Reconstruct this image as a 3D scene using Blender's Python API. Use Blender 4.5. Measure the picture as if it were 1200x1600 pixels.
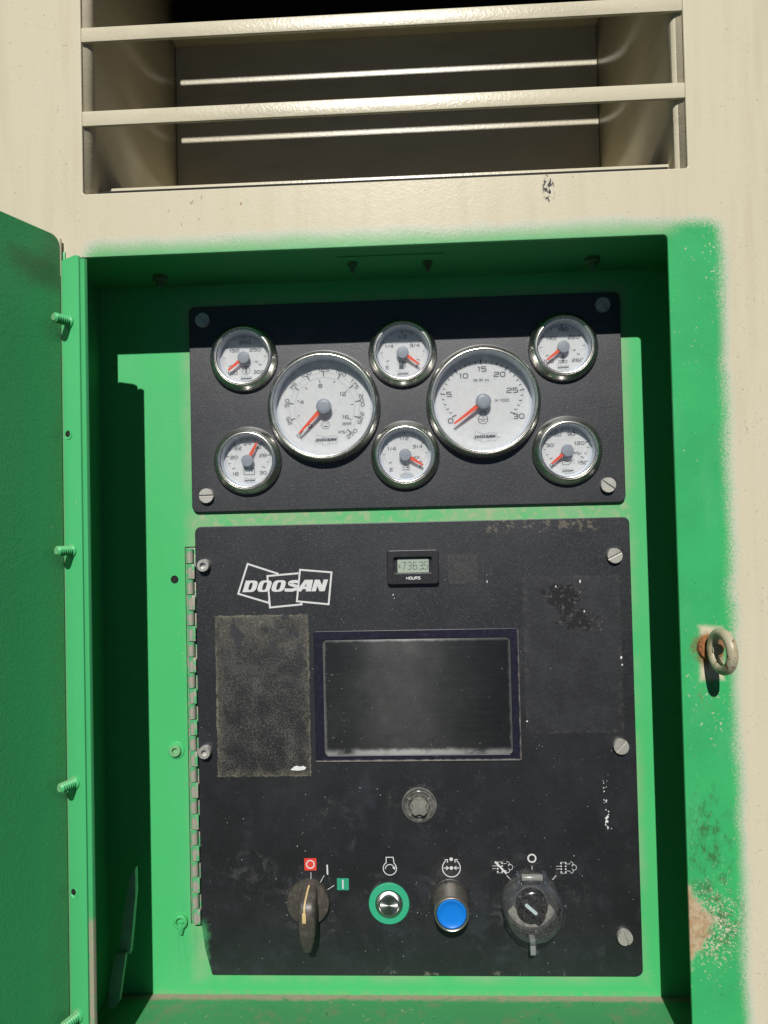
import bpy, bmesh, math, random
from mathutils import Vector, Matrix
random.seed(7)
R = math.radians
MM = 0.001
scene = bpy.context.scene
for o in list(bpy.data.objects): bpy.data.objects.remove(o)

# ------------------------------------------------------------------ camera, sky, sun, exposure
# world: x right, y into the cabinet, z up; the green mounting plate is the plane y = 0, the cream front y = -76 mm
cam_d = bpy.data.cameras.new('camera'); cam = bpy.data.objects.new('camera', cam_d)
scene.collection.objects.link(cam); scene.camera = cam
cam_d.sensor_fit = 'VERTICAL'; cam_d.sensor_height = 36.0; cam_d.lens = 36.0*1109/1600
cam_d.clip_start = 0.02; cam_d.clip_end = 200
yaw, pitch, roll = R(-2.448), R(1.278), R(-1.303)
fw = Vector((math.sin(yaw)*math.cos(pitch), math.cos(yaw)*math.cos(pitch), math.sin(pitch)))
r0 = Vector((math.cos(yaw), -math.sin(yaw), 0)); u0 = r0.cross(fw)
rr = math.cos(roll)*r0 + math.sin(roll)*u0; uu = -math.sin(roll)*r0 + math.cos(roll)*u0
M = Matrix((rr, uu, -fw)).transposed().to_4x4(); M.translation = Vector((0, -0.618227, 0))
cam.matrix_world = M

SUN_EL, SUN_AZ = R(37.5), R(1.5)          # azimuth: a touch from the left of straight in front
to_sun = Vector((-math.cos(SUN_EL)*math.sin(SUN_AZ), -math.cos(SUN_EL)*math.cos(SUN_AZ), math.sin(SUN_EL)))
world = bpy.data.worlds.new('World'); scene.world = world; world.use_nodes = True
wn = world.node_tree; wn.nodes.clear()
sky = wn.nodes.new('ShaderNodeTexSky'); sky.sky_type = 'NISHITA'; sky.sun_disc = False
sky.sun_elevation = SUN_EL; sky.sun_rotation = math.pi + SUN_AZ
bg = wn.nodes.new('ShaderNodeBackground'); bg.inputs['Strength'].default_value = 0.05
sky.air_density = 0.10; sky.dust_density = 0.0; sky.ozone_density = 1.0
wo = wn.nodes.new('ShaderNodeOutputWorld')
wn.links.new(sky.outputs[0], bg.inputs['Color']); wn.links.new(bg.outputs[0], wo.inputs['Surface'])
sd = bpy.data.lights.new('sun', 'SUN'); sd.energy = 4.8; sd.angle = R(0.53); sd.color = (1.0, 0.965, 0.91)
sun = bpy.data.objects.new('sun', sd); scene.collection.objects.link(sun)
sun.rotation_euler = to_sun.to_track_quat('Z', 'Y').to_euler(); sun.location = (0, -2, 3)
scene.render.engine = 'CYCLES'
scene.view_settings.view_transform = 'Standard'; scene.view_settings.look = 'None'
scene.view_settings.gamma = 1.0; scene.view_settings.use_curve_mapping = False
scene.view_settings.exposure = -0.18
scene.cycles.max_bounces = 6; scene.cycles.diffuse_bounces = 2; scene.cycles.transparent_max_bounces = 16

# ------------------------------------------------------------------ node helper
class NT:
    def __init__(s, name):
        s.m = bpy.data.materials.new(name); s.m.use_nodes = True
        s.t = s.m.node_tree; s.t.nodes.clear()
        s.out = s.t.nodes.new('ShaderNodeOutputMaterial')
        s.tc = s.t.nodes.new('ShaderNodeTexCoord')
        sp = s.t.nodes.new('ShaderNodeSeparateXYZ'); s.t.links.new(s.tc.outputs['Object'], sp.inputs[0])
        s.P = s.tc.outputs['Object']
        k = 1000.0
        s.x = s.math('MULTIPLY', sp.outputs[0], k); s.y = s.math('MULTIPLY', sp.outputs[1], k); s.z = s.math('MULTIPLY', sp.outputs[2], k)
    def put(s, sock, v):
        if isinstance(v, bpy.types.NodeSocket): s.t.links.new(v, sock)
        elif isinstance(v, (tuple, list)): sock.default_value = tuple(v) + ((1,) if len(v) == 3 and len(sock.default_value) == 4 else ())
        else: sock.default_value = v
    def math(s, op, a, b=0.0, c=0.0, clamp=False):
        n = s.t.nodes.new('ShaderNodeMath'); n.operation = op; n.use_clamp = clamp
        for i, v in enumerate((a, b, c)): s.put(n.inputs[i], v)
        return n.outputs[0]
    def add(s, a, b): return s.math('ADD', a, b)
    def sub(s, a, b): return s.math('SUBTRACT', a, b)
    def mul(s, *a):
        r = a[0]
        for b in a[1:]: r = s.math('MULTIPLY', r, b)
        return r
    def mx(s, a, b): return s.math('MAXIMUM', a, b)
    def mn(s, a, b): return s.math('MINIMUM', a, b)
    def step(s, v, a, b):            # smooth 0..1 from a to b (either order)
        n = s.t.nodes.new('ShaderNodeMapRange'); n.interpolation_type = 'SMOOTHSTEP'
        s.put(n.inputs['Value'], v)
        if a < b: n.inputs['From Min'].default_value, n.inputs['From Max'].default_value = a, b
        else:
            n.inputs['From Min'].default_value, n.inputs['From Max'].default_value = b, a
            n.inputs['To Min'].default_value, n.inputs['To Max'].default_value = 1, 0
        return n.outputs['Result']
    def vec(s, sx=1, sy=1, sz=1, off=(0, 0, 0)):
        n = s.t.nodes.new('ShaderNodeMapping'); s.t.links.new(s.P, n.inputs['Vector'])
        n.inputs['Scale'].default_value = (sx, sy, sz); n.inputs['Location'].default_value = off
        return n.outputs[0]
    def noise(s, scale, detail=3, rough=0.55, v=None, dist=0):
        n = s.t.nodes.new('ShaderNodeTexNoise'); s.put(n.inputs['Vector'], v or s.P)
        n.inputs['Scale'].default_value = scale; n.inputs['Detail'].default_value = detail
        n.inputs['Roughness'].default_value = rough; n.inputs['Distortion'].default_value = dist
        return n.outputs[0]
    def voro(s, scale, feature='F1', v=None, rand=1.0):
        n = s.t.nodes.new('ShaderNodeTexVoronoi'); n.feature = feature; s.put(n.inputs['Vector'], v or s.P)
        n.inputs['Scale'].default_value = scale; n.inputs['Randomness'].default_value = rand
        return n.outputs['Distance']
    def mix(s, f, a, b):
        n = s.t.nodes.new('ShaderNodeMix'); n.data_type = 'RGBA'
        s.put(n.inputs['Factor'], f); s.put(n.inputs[6], a); s.put(n.inputs[7], b)
        return n.outputs[2]
    def lerp(s, f, a, b): return s.add(s.mul(f, b), s.mul(s.sub(1.0, f), a))
    def ell(s, cx, cz, rx, rz, soft=0.4, wob=None):   # soft elliptical blot, 1 inside
        dx = s.mul(s.sub(s.x, cx), 1/rx); dz = s.mul(s.sub(s.z, cz), 1/rz)
        d = s.math('SQRT', s.add(s.mul(dx, dx), s.mul(dz, dz)))
        if wob is not None: d = s.add(d, wob)
        return s.step(d, 1+soft, 1-soft)
    def box(s, x0, x1, z0, z1, soft, wob=None):
        d = s.mx(s.mx(s.sub(x0, s.x), s.sub(s.x, x1)), s.mx(s.sub(z0, s.z), s.sub(s.z, z1)))
        if wob is not None: d = s.add(d, wob)
        return s.step(d, soft, -soft)
    def bump(s, h, dist, strength=1.0, n0=None):
        n = s.t.nodes.new('ShaderNodeBump'); n.inputs['Strength'].default_value = strength
        n.inputs['Distance'].default_value = dist; s.put(n.inputs['Height'], h)
        if n0: s.t.links.new(n0, n.inputs['Normal'])
        return n.outputs[0]
    def bsdf(s, col, rough=0.5, metal=0.0, normal=None, spec=0.5, **kw):
        n = s.t.nodes.new('ShaderNodeBsdfPrincipled')
        s.put(n.inputs['Base Color'], col); s.put(n.inputs['Roughness'], rough); s.put(n.inputs['Metallic'], metal)
        s.put(n.inputs['Specular IOR Level'], spec)
        for k, v in kw.items(): s.put(n.inputs[k.replace('_', ' ')], v)
        if normal: s.t.links.new(normal, n.inputs['Normal'])
        return n.outputs[0]
    def done(s, sh):
        s.t.links.new(sh, s.out.inputs['Surface']); return s.m

CREAM = (0.635, 0.585, 0.435); GREEN = (0.048, 0.45, 0.148)

def mat_front():
    n = NT('cream_and_green_paint')
    peel = n.noise(520, 2, 0.5)
    # cream with weathering
    streak = n.noise(1, 4, 0.6, n.vec(95, 95, 7))
    blot = n.noise(9, 4, 0.6)
    c = n.mix(n.mul(n.step(streak, 0.42, 0.75), 0.45), CREAM, (0.56, 0.49, 0.35))
    c = n.mix(n.mul(n.step(blot, 0.5, 0.75), 0.5), c, (0.63, 0.58, 0.47))
    c = n.mix(n.mul(n.step(n.noise(1, 3, 0.6, n.vec(40, 40, 4, (3, 0, 1))), 0.52, 0.7), 0.22), c, (0.46, 0.40, 0.27))
    grime = n.mul(n.step(n.noise(420, 2, 0.6), 0.66, 0.72), n.step(n.noise(22, 3, 0.6, n.vec(1, 1, 1, (5, 2, 0))), 0.5, 0.66))
    rs = n.mul(grime, n.step(n.x, 330, 200)); c = n.mix(n.mul(rs, 0.6), c, (0.16, 0.10, 0.05))
    rgt = n.mul(n.step(n.noise(300, 3, 0.7, n.vec(1.6, 1, 0.8)), 0.60, 0.68), n.step(n.x, 236, 250), n.step(n.noise(30, 3), 0.42, 0.62))
    c = n.mix(n.mul(rgt, 0.5), c, (0.25, 0.24, 0.18))
    rust = n.mul(n.step(n.noise(260, 3, 0.6, n.vec(1, 1, 0.5)), 0.665, 0.70), n.box(-190, -120, 236, 262, 5))
    c = n.mix(n.mul(rust, 0.8), c, (0.30, 0.15, 0.05))
    # dark scrape under the louvre
    sc = n.mul(n.step(n.noise(330, 3, 0.7, n.vec(1, 1, 0.6)), 0.50, 0.56), n.ell(108.4, 257, 4.5, 11, 0.3))
    c = n.mix(sc, c, (0.035, 0.035, 0.04))
    # green band sprayed round the recess
    wob = n.mul(n.sub(n.noise(28, 4), 0.5), 9.0)
    fine = n.mul(n.sub(n.noise(620, 3, 0.8), 0.5), n.add(9.0, n.mul(n.step(n.noise(20, 3), 0.4, 0.6), 12.0)))
    hx, hz, rad = 246.0, 400.0, 13.0
    qx = n.add(n.sub(n.math('ABSOLUTE', n.sub(n.x, -8.5)), hx), rad); qz = n.add(n.sub(n.math('ABSOLUTE', n.sub(n.z, -171.5)), hz), rad)
    ax = n.mx(qx, 0.0); az = n.mx(qz, 0.0)
    sdf = n.sub(n.math('SQRT', n.add(n.mul(ax, ax), n.mul(az, az))), rad)
    sdf = n.add(sdf, n.add(wob, fine))
    g = n.step(sdf, 5.5, -8.0)
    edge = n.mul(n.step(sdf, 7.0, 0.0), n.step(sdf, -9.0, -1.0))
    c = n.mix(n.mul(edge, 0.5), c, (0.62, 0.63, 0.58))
    top_sheen = n.step(n.z, 212, 224)
    top_sheen = n.mul(top_sheen, n.step(n.x, 212, 190))
    g = n.mul(g, n.sub(1.0, n.mul(top_sheen, 0.34)))  # green weakened along the top band to paint in its glossy brightness
    # chips through the green
    dens = n.mx(n.ell(222, -125, 30, 50, 0.5), n.mx(n.mul(n.ell(208, 165, 30, 70, 0.5), 0.5), n.mx(n.mul(n.ell(235, 215, 18, 45, 0.6), 1.0), n.mul(n.ell(214, -300, 24, 60, 0.5), 0.9))))
    chip = n.step(n.add(n.noise(430, 3, 0.75, n.vec(1, 1, 0.75)), n.mul(dens, 0.075)), 0.715, 0.735)
    wobP = n.mul(n.sub(n.noise(110, 4, 0.7), 0.5), 1.0)
    # worn triangle at the edge, bare patch round the eyebolt
    tri = n.step(n.add(n.add(n.add(n.mul(n.math('ABSOLUTE', n.sub(n.z, -299)), 0.62), n.sub(n.x, 215)), n.mul(wobP, 24)), n.mul(n.sub(n.noise(700, 3, 0.8), 0.5), 16)), 3.5, -4.0)
    tri = n.mul(tri, n.step(n.math('ABSOLUTE', n.sub(n.z, -299)), 44, 36))
    trich = n.step(n.add(n.noise(560, 3, 0.8), n.mul(n.ell(212, -300, 22, 28, 0.8), 0.16)), 0.675, 0.70)
    trich = n.mul(trich, n.ell(214, -299, 26, 40, 0.3))
    eyep = n.box(211, 228, -119, -79, 2.5, n.mul(wobP, 6))
    holes = n.mx(n.mx(chip, eyep), n.mx(tri, trich))
    g = n.mul(g, n.sub(1.0, holes))
    gc = n.mix(n.step(n.noise(14, 5, 0.65), 0.3, 0.7), GREEN, (0.042, 0.385, 0.13))
    gc = n.mix(n.mul(n.step(n.noise(1, 4, 0.65, n.vec(30, 1, 8, (1, 0, 3))), 0.48, 0.72), 0.3), gc, (0.13, 0.48, 0.24))
    dirt = n.mul(n.step(n.noise(1, 4, 0.7, n.vec(150, 1, 90)), 0.45, 0.66), n.mx(n.ell(213, -245, 16, 42, 0.5), n.ell(215, -292, 20, 22, 0.6)))
    gc = n.mix(n.mul(dirt, 0.75), gc, (0.05, 0.11, 0.04))
    c2 = n.mix(n.mul(tri, n.add(0.45, n.mul(n.step(n.noise(140, 5, 0.7), 0.35, 0.65), 0.5))), c, (0.40, 0.25, 0.12))
    rr_ = n.math('SQRT', n.add(n.math('POWER', n.sub(n.x, 217.5), 2.0), n.math('POWER', n.sub(n.z, -96), 2.0)))
    c2 = n.mix(n.mul(n.step(n.add(rr_, n.mul(wobP, 8)), 15, 9), 0.75), c2, (0.24, 0.10, 0.035))
    col = n.mix(g, c2, gc)
    rh = n.mul(n.step(n.add(rr_, n.mul(wobP, 14)), 15.5, 9.5), n.step(n.noise(320, 4, 0.75), 0.34, 0.6))
    col = n.mix(n.mul(rh, 0.8), col, (0.20, 0.085, 0.03))
    rs2 = n.mul(n.ell(215.5, -118, 7, 22, 0.6), n.step(n.noise(1, 4, 0.7, n.vec(330, 1, 90)), 0.5, 0.66))
    col = n.mix(n.mul(rs2, 0.55), col, (0.24, 0.14, 0.05))
    br = n.mul(n.ell(212, -297, 22, 26, 0.7), n.step(n.noise(120, 5, 0.75), 0.48, 0.66))
    col = n.mix(n.mul(br, 0.5), col, (0.13, 0.12, 0.05))
    spk = n.mul(n.step(n.noise(520, 2, 0.6, n.vec(1, 1, 1, (9, 1, 4))), 0.735, 0.75), 0.8)
    col = n.mix(spk, col, (0.04, 0.05, 0.04))
    rough = n.lerp(g, 0.30, 0.36)
    nb = n.bump(n.add(peel, n.mul(n.noise(180, 2), 0.6)), 0.0004, 0.22)
    nb = n.bump(g, 0.00006, 0.6, nb)
    return n.done(n.bsdf(col, rough, 0, nb, 0.22))

def mat_cream(name='cream_paint', col=CREAM, rough=0.33, b=0.32):
    n = NT(name)
    st = n.noise(1, 4, 0.6, n.vec(14, 14, 60))
    c = n.mix(n.step(st, 0.45, 0.75), col, tuple(v*0.86 for v in col))
    sp = n.step(n.noise(330, 2, 0.6), 0.72, 0.75)
    c = n.mix(n.mul(sp, 0.6), c, (0.2, 0.13, 0.06))
    nb = n.bump(n.add(n.noise(520, 2, 0.5), n.mul(n.noise(200, 2), 0.6)), 0.0004, b)
    return n.done(n.bsdf(c, rough, 0, nb))

def mat_green(name, col=GREEN, rough=0.42, b=0.12, dust=0.0):
    n = NT(name)
    c = n.mix(n.noise(11, 4, 0.6), tuple(v*1.06 for v in col), tuple(v*0.9 for v in col))
    c = n.mix(n.mul(n.step(n.noise(420, 2, 0.6), 0.735, 0.76), 0.7), c, (0.45, 0.42, 0.3))
    c = n.mix(n.mul(n.step(n.noise(330, 2, 0.6, n.vec(1, 1, 1, (4, 4, 4))), 0.745, 0.77), 0.6), c, (0.05, 0.09, 0.05))
    nb = n.bump(n.add(n.noise(480, 2, 0.5), n.mul(n.noise(160, 2), 0.7)), 0.0004, b)
    return n.done(n.bsdf(c, rough, 0, nb, 0.4))

def mat_backplate():
    n = NT('green_plate_paint')
    c = n.mix(n.noise(10, 4, 0.6), (0.072, 0.52, 0.17), (0.062, 0.455, 0.15))
    fade = n.mul(n.step(n.noise(1, 4, 0.65, n.vec(9, 9, 4, (1, 0, 3))), 0.45, 0.7), 0.35)
    c = n.mix(fade, c, (0.12, 0.50, 0.22))
    scf = n.mul(n.step(n.noise(1, 4, 0.7, n.vec(40, 1, 260, (6, 0, 2))), 0.66, 0.74), 0.35)
    c = n.mix(scf, c, (0.22, 0.50, 0.28))
    # grimy halo hugging the two black panels
    w = n.mul(n.sub(n.noise(70, 4, 0.7), 0.5), 7.0)
    d1 = n.mx(n.sub(-194.8, n.x), n.sub(n.x, 180.9)); d2 = n.mx(n.sub(-382.8, n.z), n.sub(n.z, 199))
    d = n.mx(d1, d2)
    halo = n.mul(n.step(n.add(d, w), 13, 0), n.step(n.noise(25, 3), 0.25, 0.65))
    c = n.mix(n.mul(halo, 0.42), c, (0.42, 0.40, 0.30))
    gap = n.mul(n.box(-196, 184, 4, 18, 3), n.step(n.noise(130, 4, 0.7), 0.5, 0.6))
    c = n.mix(n.mul(gap, 0.45), c, (0.47, 0.42, 0.30))
    sp = n.step(n.noise(400, 2, 0.6), 0.725, 0.74)
    c = n.mix(n.mul(sp, 0.7), c, (0.5, 0.5, 0.38))
    bot = n.mul(n.step(n.noise(90, 4, 0.7), 0.4, 0.6), n.step(n.add(n.z, n.mul(w, 0.5)), -396, -400.5))
    c = n.mix(n.mul(bot, 0.25), c, (0.36, 0.31, 0.23))
    drip = n.mul(n.step(n.noise(1, 3, 0.6, n.vec(330, 1, 30)), 0.45, 0.7), n.ell(-206, -350, 12, 22, 0.5))
    c = n.mix(n.mul(drip, 0.35), c, (0.03, 0.25, 0.09))
    nb = n.bump(n.add(n.noise(420, 2, 0.5), n.mul(n.noise(140, 2), 0.8)), 0.0003, 0.10)
    return n.done(n.bsdf(c, 0.45, 0, nb, 0.35))

def mat_floor():
    n = NT('dusty_green_paint')
    w = n.mul(n.sub(n.noise(60, 4, 0.7), 0.5), 9.0)
    c = n.mix(n.noise(12, 4), (0.06, 0.30, 0.115), (0.055, 0.26, 0.10))
    c = n.mix(n.mul(n.step(n.noise(35, 5, 0.7), 0.5, 0.68), 0.55), c, (0.20, 0.22, 0.13))
    c = n.mix(n.mul(n.step(n.add(n.y, w), -9.5, -4), n.step(n.noise(120, 4, 0.7), 0.15, 0.5)), c, (0.34, 0.28, 0.21))
    c = n.mix(n.mul(n.step(n.noise(220, 3, 0.7), 0.67, 0.71), 0.7), c, (0.45, 0.40, 0.28))
    c = n.mix(n.mul(n.step(n.noise(190, 3, 0.7, n.vec(1, 1, 1, (2, 2, 2))), 0.68, 0.72), 0.8), c, (0.03, 0.06, 0.03))
    return n.done(n.bsdf(c, 0.6, 0, n.bump(n.noise(300, 4, 0.7), 0.0005, 0.3), 0.3))

def mat_door():
    n = NT('door_green_paint')
    c = n.mix(n.noise(9, 4, 0.6), (0.048, 0.375, 0.135), (0.041, 0.315, 0.114))
    # soot rubbed in along the hinge side corner (local x = distance from the hinge corner)
    w = n.mul(n.sub(n.noise(35, 4, 0.65), 0.5), 22.0)
    so = n.mul(n.step(n.add(n.x, w), 24, -2), n.step(n.noise(700, 3, 0.75), 0.30, 0.68))
    c = n.mix(n.mul(so, 0.7), c, (0.085, 0.095, 0.06))
    top = n.mul(n.ell(15, 196, 26, 12, 0.7, n.mul(n.sub(n.noise(60, 4), 0.5), 1.2)), 0.55)
    c = n.mix(top, c, (0.06, 0.07, 0.045))
    sc = n.step(n.noise(1, 3, 0.6, n.vec(160, 1, 45)), 0.735, 0.76)
    c = n.mix(n.mul(sc, 0.6), c, (0.40, 0.42, 0.28))
    nb = n.bump(n.add(n.noise(430, 2, 0.5), n.mul(n.noise(190, 2), 0.8)), 0.0006, 0.33)
    return n.done(n.bsdf(c, 0.40, 0, nb, 0.45))

def mat_panel(lower):
    n = NT('black_control_panel_vinyl' if lower else 'black_gauge_panel_vinyl')
    grain = n.noise(760, 3, 0.7)
    big = n.noise(16, 5, 0.65)
    c = n.mix(n.step(big, 0.35, 0.7), (0.0080, 0.0085, 0.0100), (0.0145, 0.0150, 0.0175))
    gm_ = n.step(grain, 0.50, 0.70)
    if lower: gm_ = n.mul(gm_, n.add(0.18, n.mul(n.step(n.z, -210, -60), 0.82)))  # pale grain fades downwards, painting in the sheen of the upper part
    c = n.mix(gm_, c, (0.042, 0.043, 0.048))
    if lower:
        hz = n.mul(n.step(n.noise(28, 5, 0.7), 0.52, 0.72), n.step(n.z, -40, -170))
        c = n.mix(n.mul(hz, 0.75), c, (0.026, 0.030, 0.041))
        smear = n.mul(n.step(n.noise(1, 5, 0.7, n.vec(45, 1, 26, (2, 0, 5))), 0.58, 0.72), n.step(n.z, -200, -260))
        c = n.mix(n.mul(smear, 0.45), c, (0.05, 0.052, 0.056))
        rub = None
        for cx0, cz0, r0_ in ((-99, -319, 30), (-29, -321, 26), (23, -318, 27), (91, -322, 38), (-2, -238, 24), (60, -283, 12), (128, -312, 12), (-150, -300, 22), (-75, -255, 22)):
            e_ = n.ell(cx0, cz0, r0_, r0_, 0.45); rub = e_ if rub is None else n.mx(rub, e_)
        rub = n.mul(rub, n.step(n.noise(70, 5, 0.75, None, 0.8), 0.50, 0.74))
        c = n.mix(n.mul(rub, 0.7), c, (0.095, 0.093, 0.088))
        bk = n.mul(n.step(n.noise(26, 4, 0.6, n.vec(1, 1, 1, (7, 3, 1))), 0.5, 0.62), n.step(n.z, -190, -260))
        c = n.mix(n.mul(bk, 0.6), c, (0.007, 0.007, 0.008))
        # worn top edge
        ed = n.mul(n.step(n.noise(160, 4, 0.75), 0.52, 0.60), n.box(62, 158, -6, 6, 2.5))
        c = n.mix(n.mul(ed, 0.7), c, (0.15, 0.13, 0.09))
        bl = n.mul(n.step(n.noise(150, 4, 0.7), 0.56, 0.62), n.box(-40, 120, -384, -379, 1.2))
        c = n.mix(n.mul(bl, 0.6), c, (0.2, 0.19, 0.15))
        # green overspray creeping over the lower left corner
        gs = n.mul(n.step(n.add(n.x, n.mul(n.sub(n.noise(90, 4, 0.7), 0.5), 12)), -184, -190), n.step(n.z, -332, -345))
        c = n.mix(n.mul(gs, 0.8), c, (0.05, 0.30, 0.11))
    spk = n.step(n.noise(620, 1, 0.5, n.vec(1, 1, 1, (1, 5, 2))), 0.765 if lower else 0.78, 0.785 if lower else 0.80)
    c = n.mix(n.mul(spk, 0.8), c, (0.40, 0.40, 0.38))
    scr = n.mul(n.step(n.noise(1, 2, 0.5, n.vec(60, 1, 700, (1, 0, 0))), 0.72, 0.75), 0.25)
    c = n.mix(scr, c, (0.12, 0.12, 0.12))
    nb = n.bump(grain, 0.00022, 0.5)
    rough = n.add(0.38, n.mul(big, 0.10))
    return n.done(n.bsdf(c, rough, 0, nb, 0.95, Specular_Tint=(0.93, 0.95, 1.0)))

def mat_residue(kind):
    n = NT('sticker_residue_' + kind)
    a = n.noise(420, 4, 0.75); b = n.noise(45, 5, 0.7); v = n.noise(150, 5, 0.75, None, 1.2)
    if kind == 'left':
        gr = n.noise(800, 4, 0.85)
        dens = n.add(n.mul(n.sub(n.noise(38, 5, 0.7), 0.5), 0.35), n.mul(n.step(n.z, -150, -80), 0.03))
        c = n.mix(n.step(n.add(gr, n.mul(dens, 1.4)), 0.46, 0.66), (0.0065, 0.0065, 0.007), (0.095, 0.090, 0.078))
        dx = n.mn(n.sub(n.x, -175.5), n.sub(-94.5, n.x)); dz = n.mn(n.sub(n.z, -213.0), n.sub(-74.0, n.z))
        ed = n.step(n.add(n.mn(dx, dz), n.mul(n.sub(n.noise(90, 4, 0.7), 0.5), 18)), 8, 0)
        up = n.mul(n.step(n.z, -112, -82), n.step(b, 0.40, 0.55))
        c = n.mix(n.mul(n.mx(n.mul(ed, n.step(v, 0.36, 0.56)), n.mul(up, 0.8)), 0.6), c, (0.075, 0.068, 0.048))
        rl = n.step(n.math('ABSOLUTE', n.sub(n.noise(75, 5, 0.7, None, 1.5), 0.5)), 0.022, 0.004)
        c = n.mix(n.mul(rl, n.mx(ed, n.mul(up, 0.8)), 0.8), c, (0.19, 0.172, 0.13))
        rim = n.step(n.add(n.mn(dx, dz), n.mul(n.sub(n.noise(300, 3, 0.7), 0.5), 3)), 1.5, 0.2)
        c = n.mix(n.mul(rim, n.step(n.noise(50, 4, 0.7), 0.42, 0.55), 0.8), c, (0.16, 0.145, 0.11))
        # band crossing the label
        bd = n.step(n.math('ABSOLUTE', n.add(n.add(n.z, 123), n.mul(n.add(n.x, 135), 0.27))), 7, 1)
        c = n.mix(n.mul(bd, n.step(v, 0.35, 0.6), 0.6), c, (0.062, 0.059, 0.052))
        bl = n.step(n.noise(60, 3, 0.5, n.vec(1, 1, 1, (3, 1, 8))), 0.60, 0.63)
        c = n.mix(n.mul(bl, n.step(n.z, -130, -90)), c, (0.024, 0.024, 0.028))
    elif kind == 'right':
        c = n.mix(n.step(b, 0.4, 0.65), (0.0105, 0.0105, 0.0115), (0.020, 0.0205, 0.0240))
        c = n.mix(n.mul(n.step(a, 0.52, 0.66), 0.6), c, (0.036, 0.036, 0.038))
        dx = n.mn(n.sub(n.x, 91.5), n.sub(173.0, n.x)); dz = n.mn(n.sub(n.z, -178.0), n.sub(-44.5, n.z))
        ed = n.step(n.add(n.mn(dx, dz), n.mul(n.sub(n.noise(110, 4, 0.7), 0.5), 10)), 6, 0.5)
        c = n.mix(n.mul(ed, n.step(v, 0.50, 0.62), 0.55), c, (0.060, 0.056, 0.048))
        wb = n.mul(n.sub(n.noise(60, 6, 0.8, None, 0.4), 0.5), 2.6)
        reg = n.mx(n.mx(n.ell(123, -61, 19, 12, 0.6), n.ell(139, -84, 22, 11, 0.6)), n.ell(128, -73, 10, 16, 0.6))
        torn = n.step(n.add(n.noise(85, 7, 0.72, None, 0.8), n.mul(reg, 0.26)), 0.70, 0.72)
        c = n.mix(torn, c, (0.0035, 0.0035, 0.0035))
        rim = n.mul(n.mx(n.ell(127, -62, 16, 12, 0.1, wb), n.ell(139, -83, 22, 10, 0.1, wb)), n.step(n.noise(300, 4, 0.8), 0.58, 0.62))
        c = n.mix(n.mul(rim, 0.7), c, (0.16, 0.15, 0.13))
    else:
        torn = None
        c = n.mix(n.step(a, 0.42, 0.62), (0.016, 0.0155, 0.016), (0.042, 0.036, 0.030))
    rg = n.lerp(torn, 0.48, 0.95) if kind == 'right' else 0.48
    return n.done(n.bsdf(c, rg, 0, n.bump(n.add(a, n.mul(v, 0.8)), 0.0004, 0.4), 0.9, Specular_Tint=(0.9, 0.93, 1.0)))

def mat_plain(name, col, rough=0.5, metal=0.0, nz=0.0, nscale=300, spec=0.5, dirt=0.0, dcol=(0.12, 0.1, 0.07)):
    n = NT(name); c = col
    if dirt:
        c = n.mix(n.mul(n.step(n.noise(nscale*0.35, 4, 0.7), 0.42, 0.7), dirt), col, dcol)
    nb = n.bump(n.noise(nscale, 3, 0.6), 0.0003, nz) if nz else None
    r_ = n.add(rough, n.mul(n.sub(n.noise(nscale*0.5, 3), 0.5), 0.12)) if rough > 0.1 else rough
    return n.done(n.bsdf(c, r_, metal, nb, spec))

def mat_clear(name, tint, rough, dust, ior=1.45, dustcol=(0.5, 0.48, 0.44), scale=260, gloss=1.0):
    n = NT(name); t = n.t.nodes
    tr = t.new('ShaderNodeBsdfTransparent'); tr.inputs[0].default_value = (*tint, 1)
    gl = t.new('ShaderNodeBsdfGlossy'); gl.inputs['Roughness'].default_value = rough
    lw = t.new('ShaderNodeLayerWeight'); lw.inputs[0].default_value = 0.5
    m1 = t.new('ShaderNodeMixShader'); n.put(m1.inputs[0], n.mul(n.add((ior-1)**2/(ior+1)**2, n.mul(n.math('POWER', lw.outputs['Facing'], 4.5), 0.6)), gloss))
    n.t.links.new(tr.outputs[0], m1.inputs[1]); n.t.links.new(gl.outputs[0], m1.inputs[2])
    df = t.new('ShaderNodeBsdfDiffuse'); df.inputs[0].default_value = (*dustcol, 1)
    m2 = t.new('ShaderNodeMixShader')
    n.put(m2.inputs[0], n.mul(n.step(n.noise(scale, 5, 0.75), 0.38, 0.75), dust))
    n.t.links.new(m1.outputs[0], m2.inputs[1]); n.t.links.new(df.outputs[0], m2.inputs[2])
    return n.done(m2.outputs[0])

def mat_hinge():
    n = NT('hinge_metal')
    p = n.step(n.noise(150, 4, 0.65), 0.47, 0.53)
    c = n.mix(n.noise(400, 3), (0.50, 0.46, 0.39), (0.36, 0.33, 0.28))
    c = n.mix(p, c, (0.09, 0.42, 0.17))
    return n.done(n.bsdf(c, 0.5, n.mul(n.sub(1.0, p), 0.25), n.bump(p, 0.0001, 0.5)))

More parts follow.
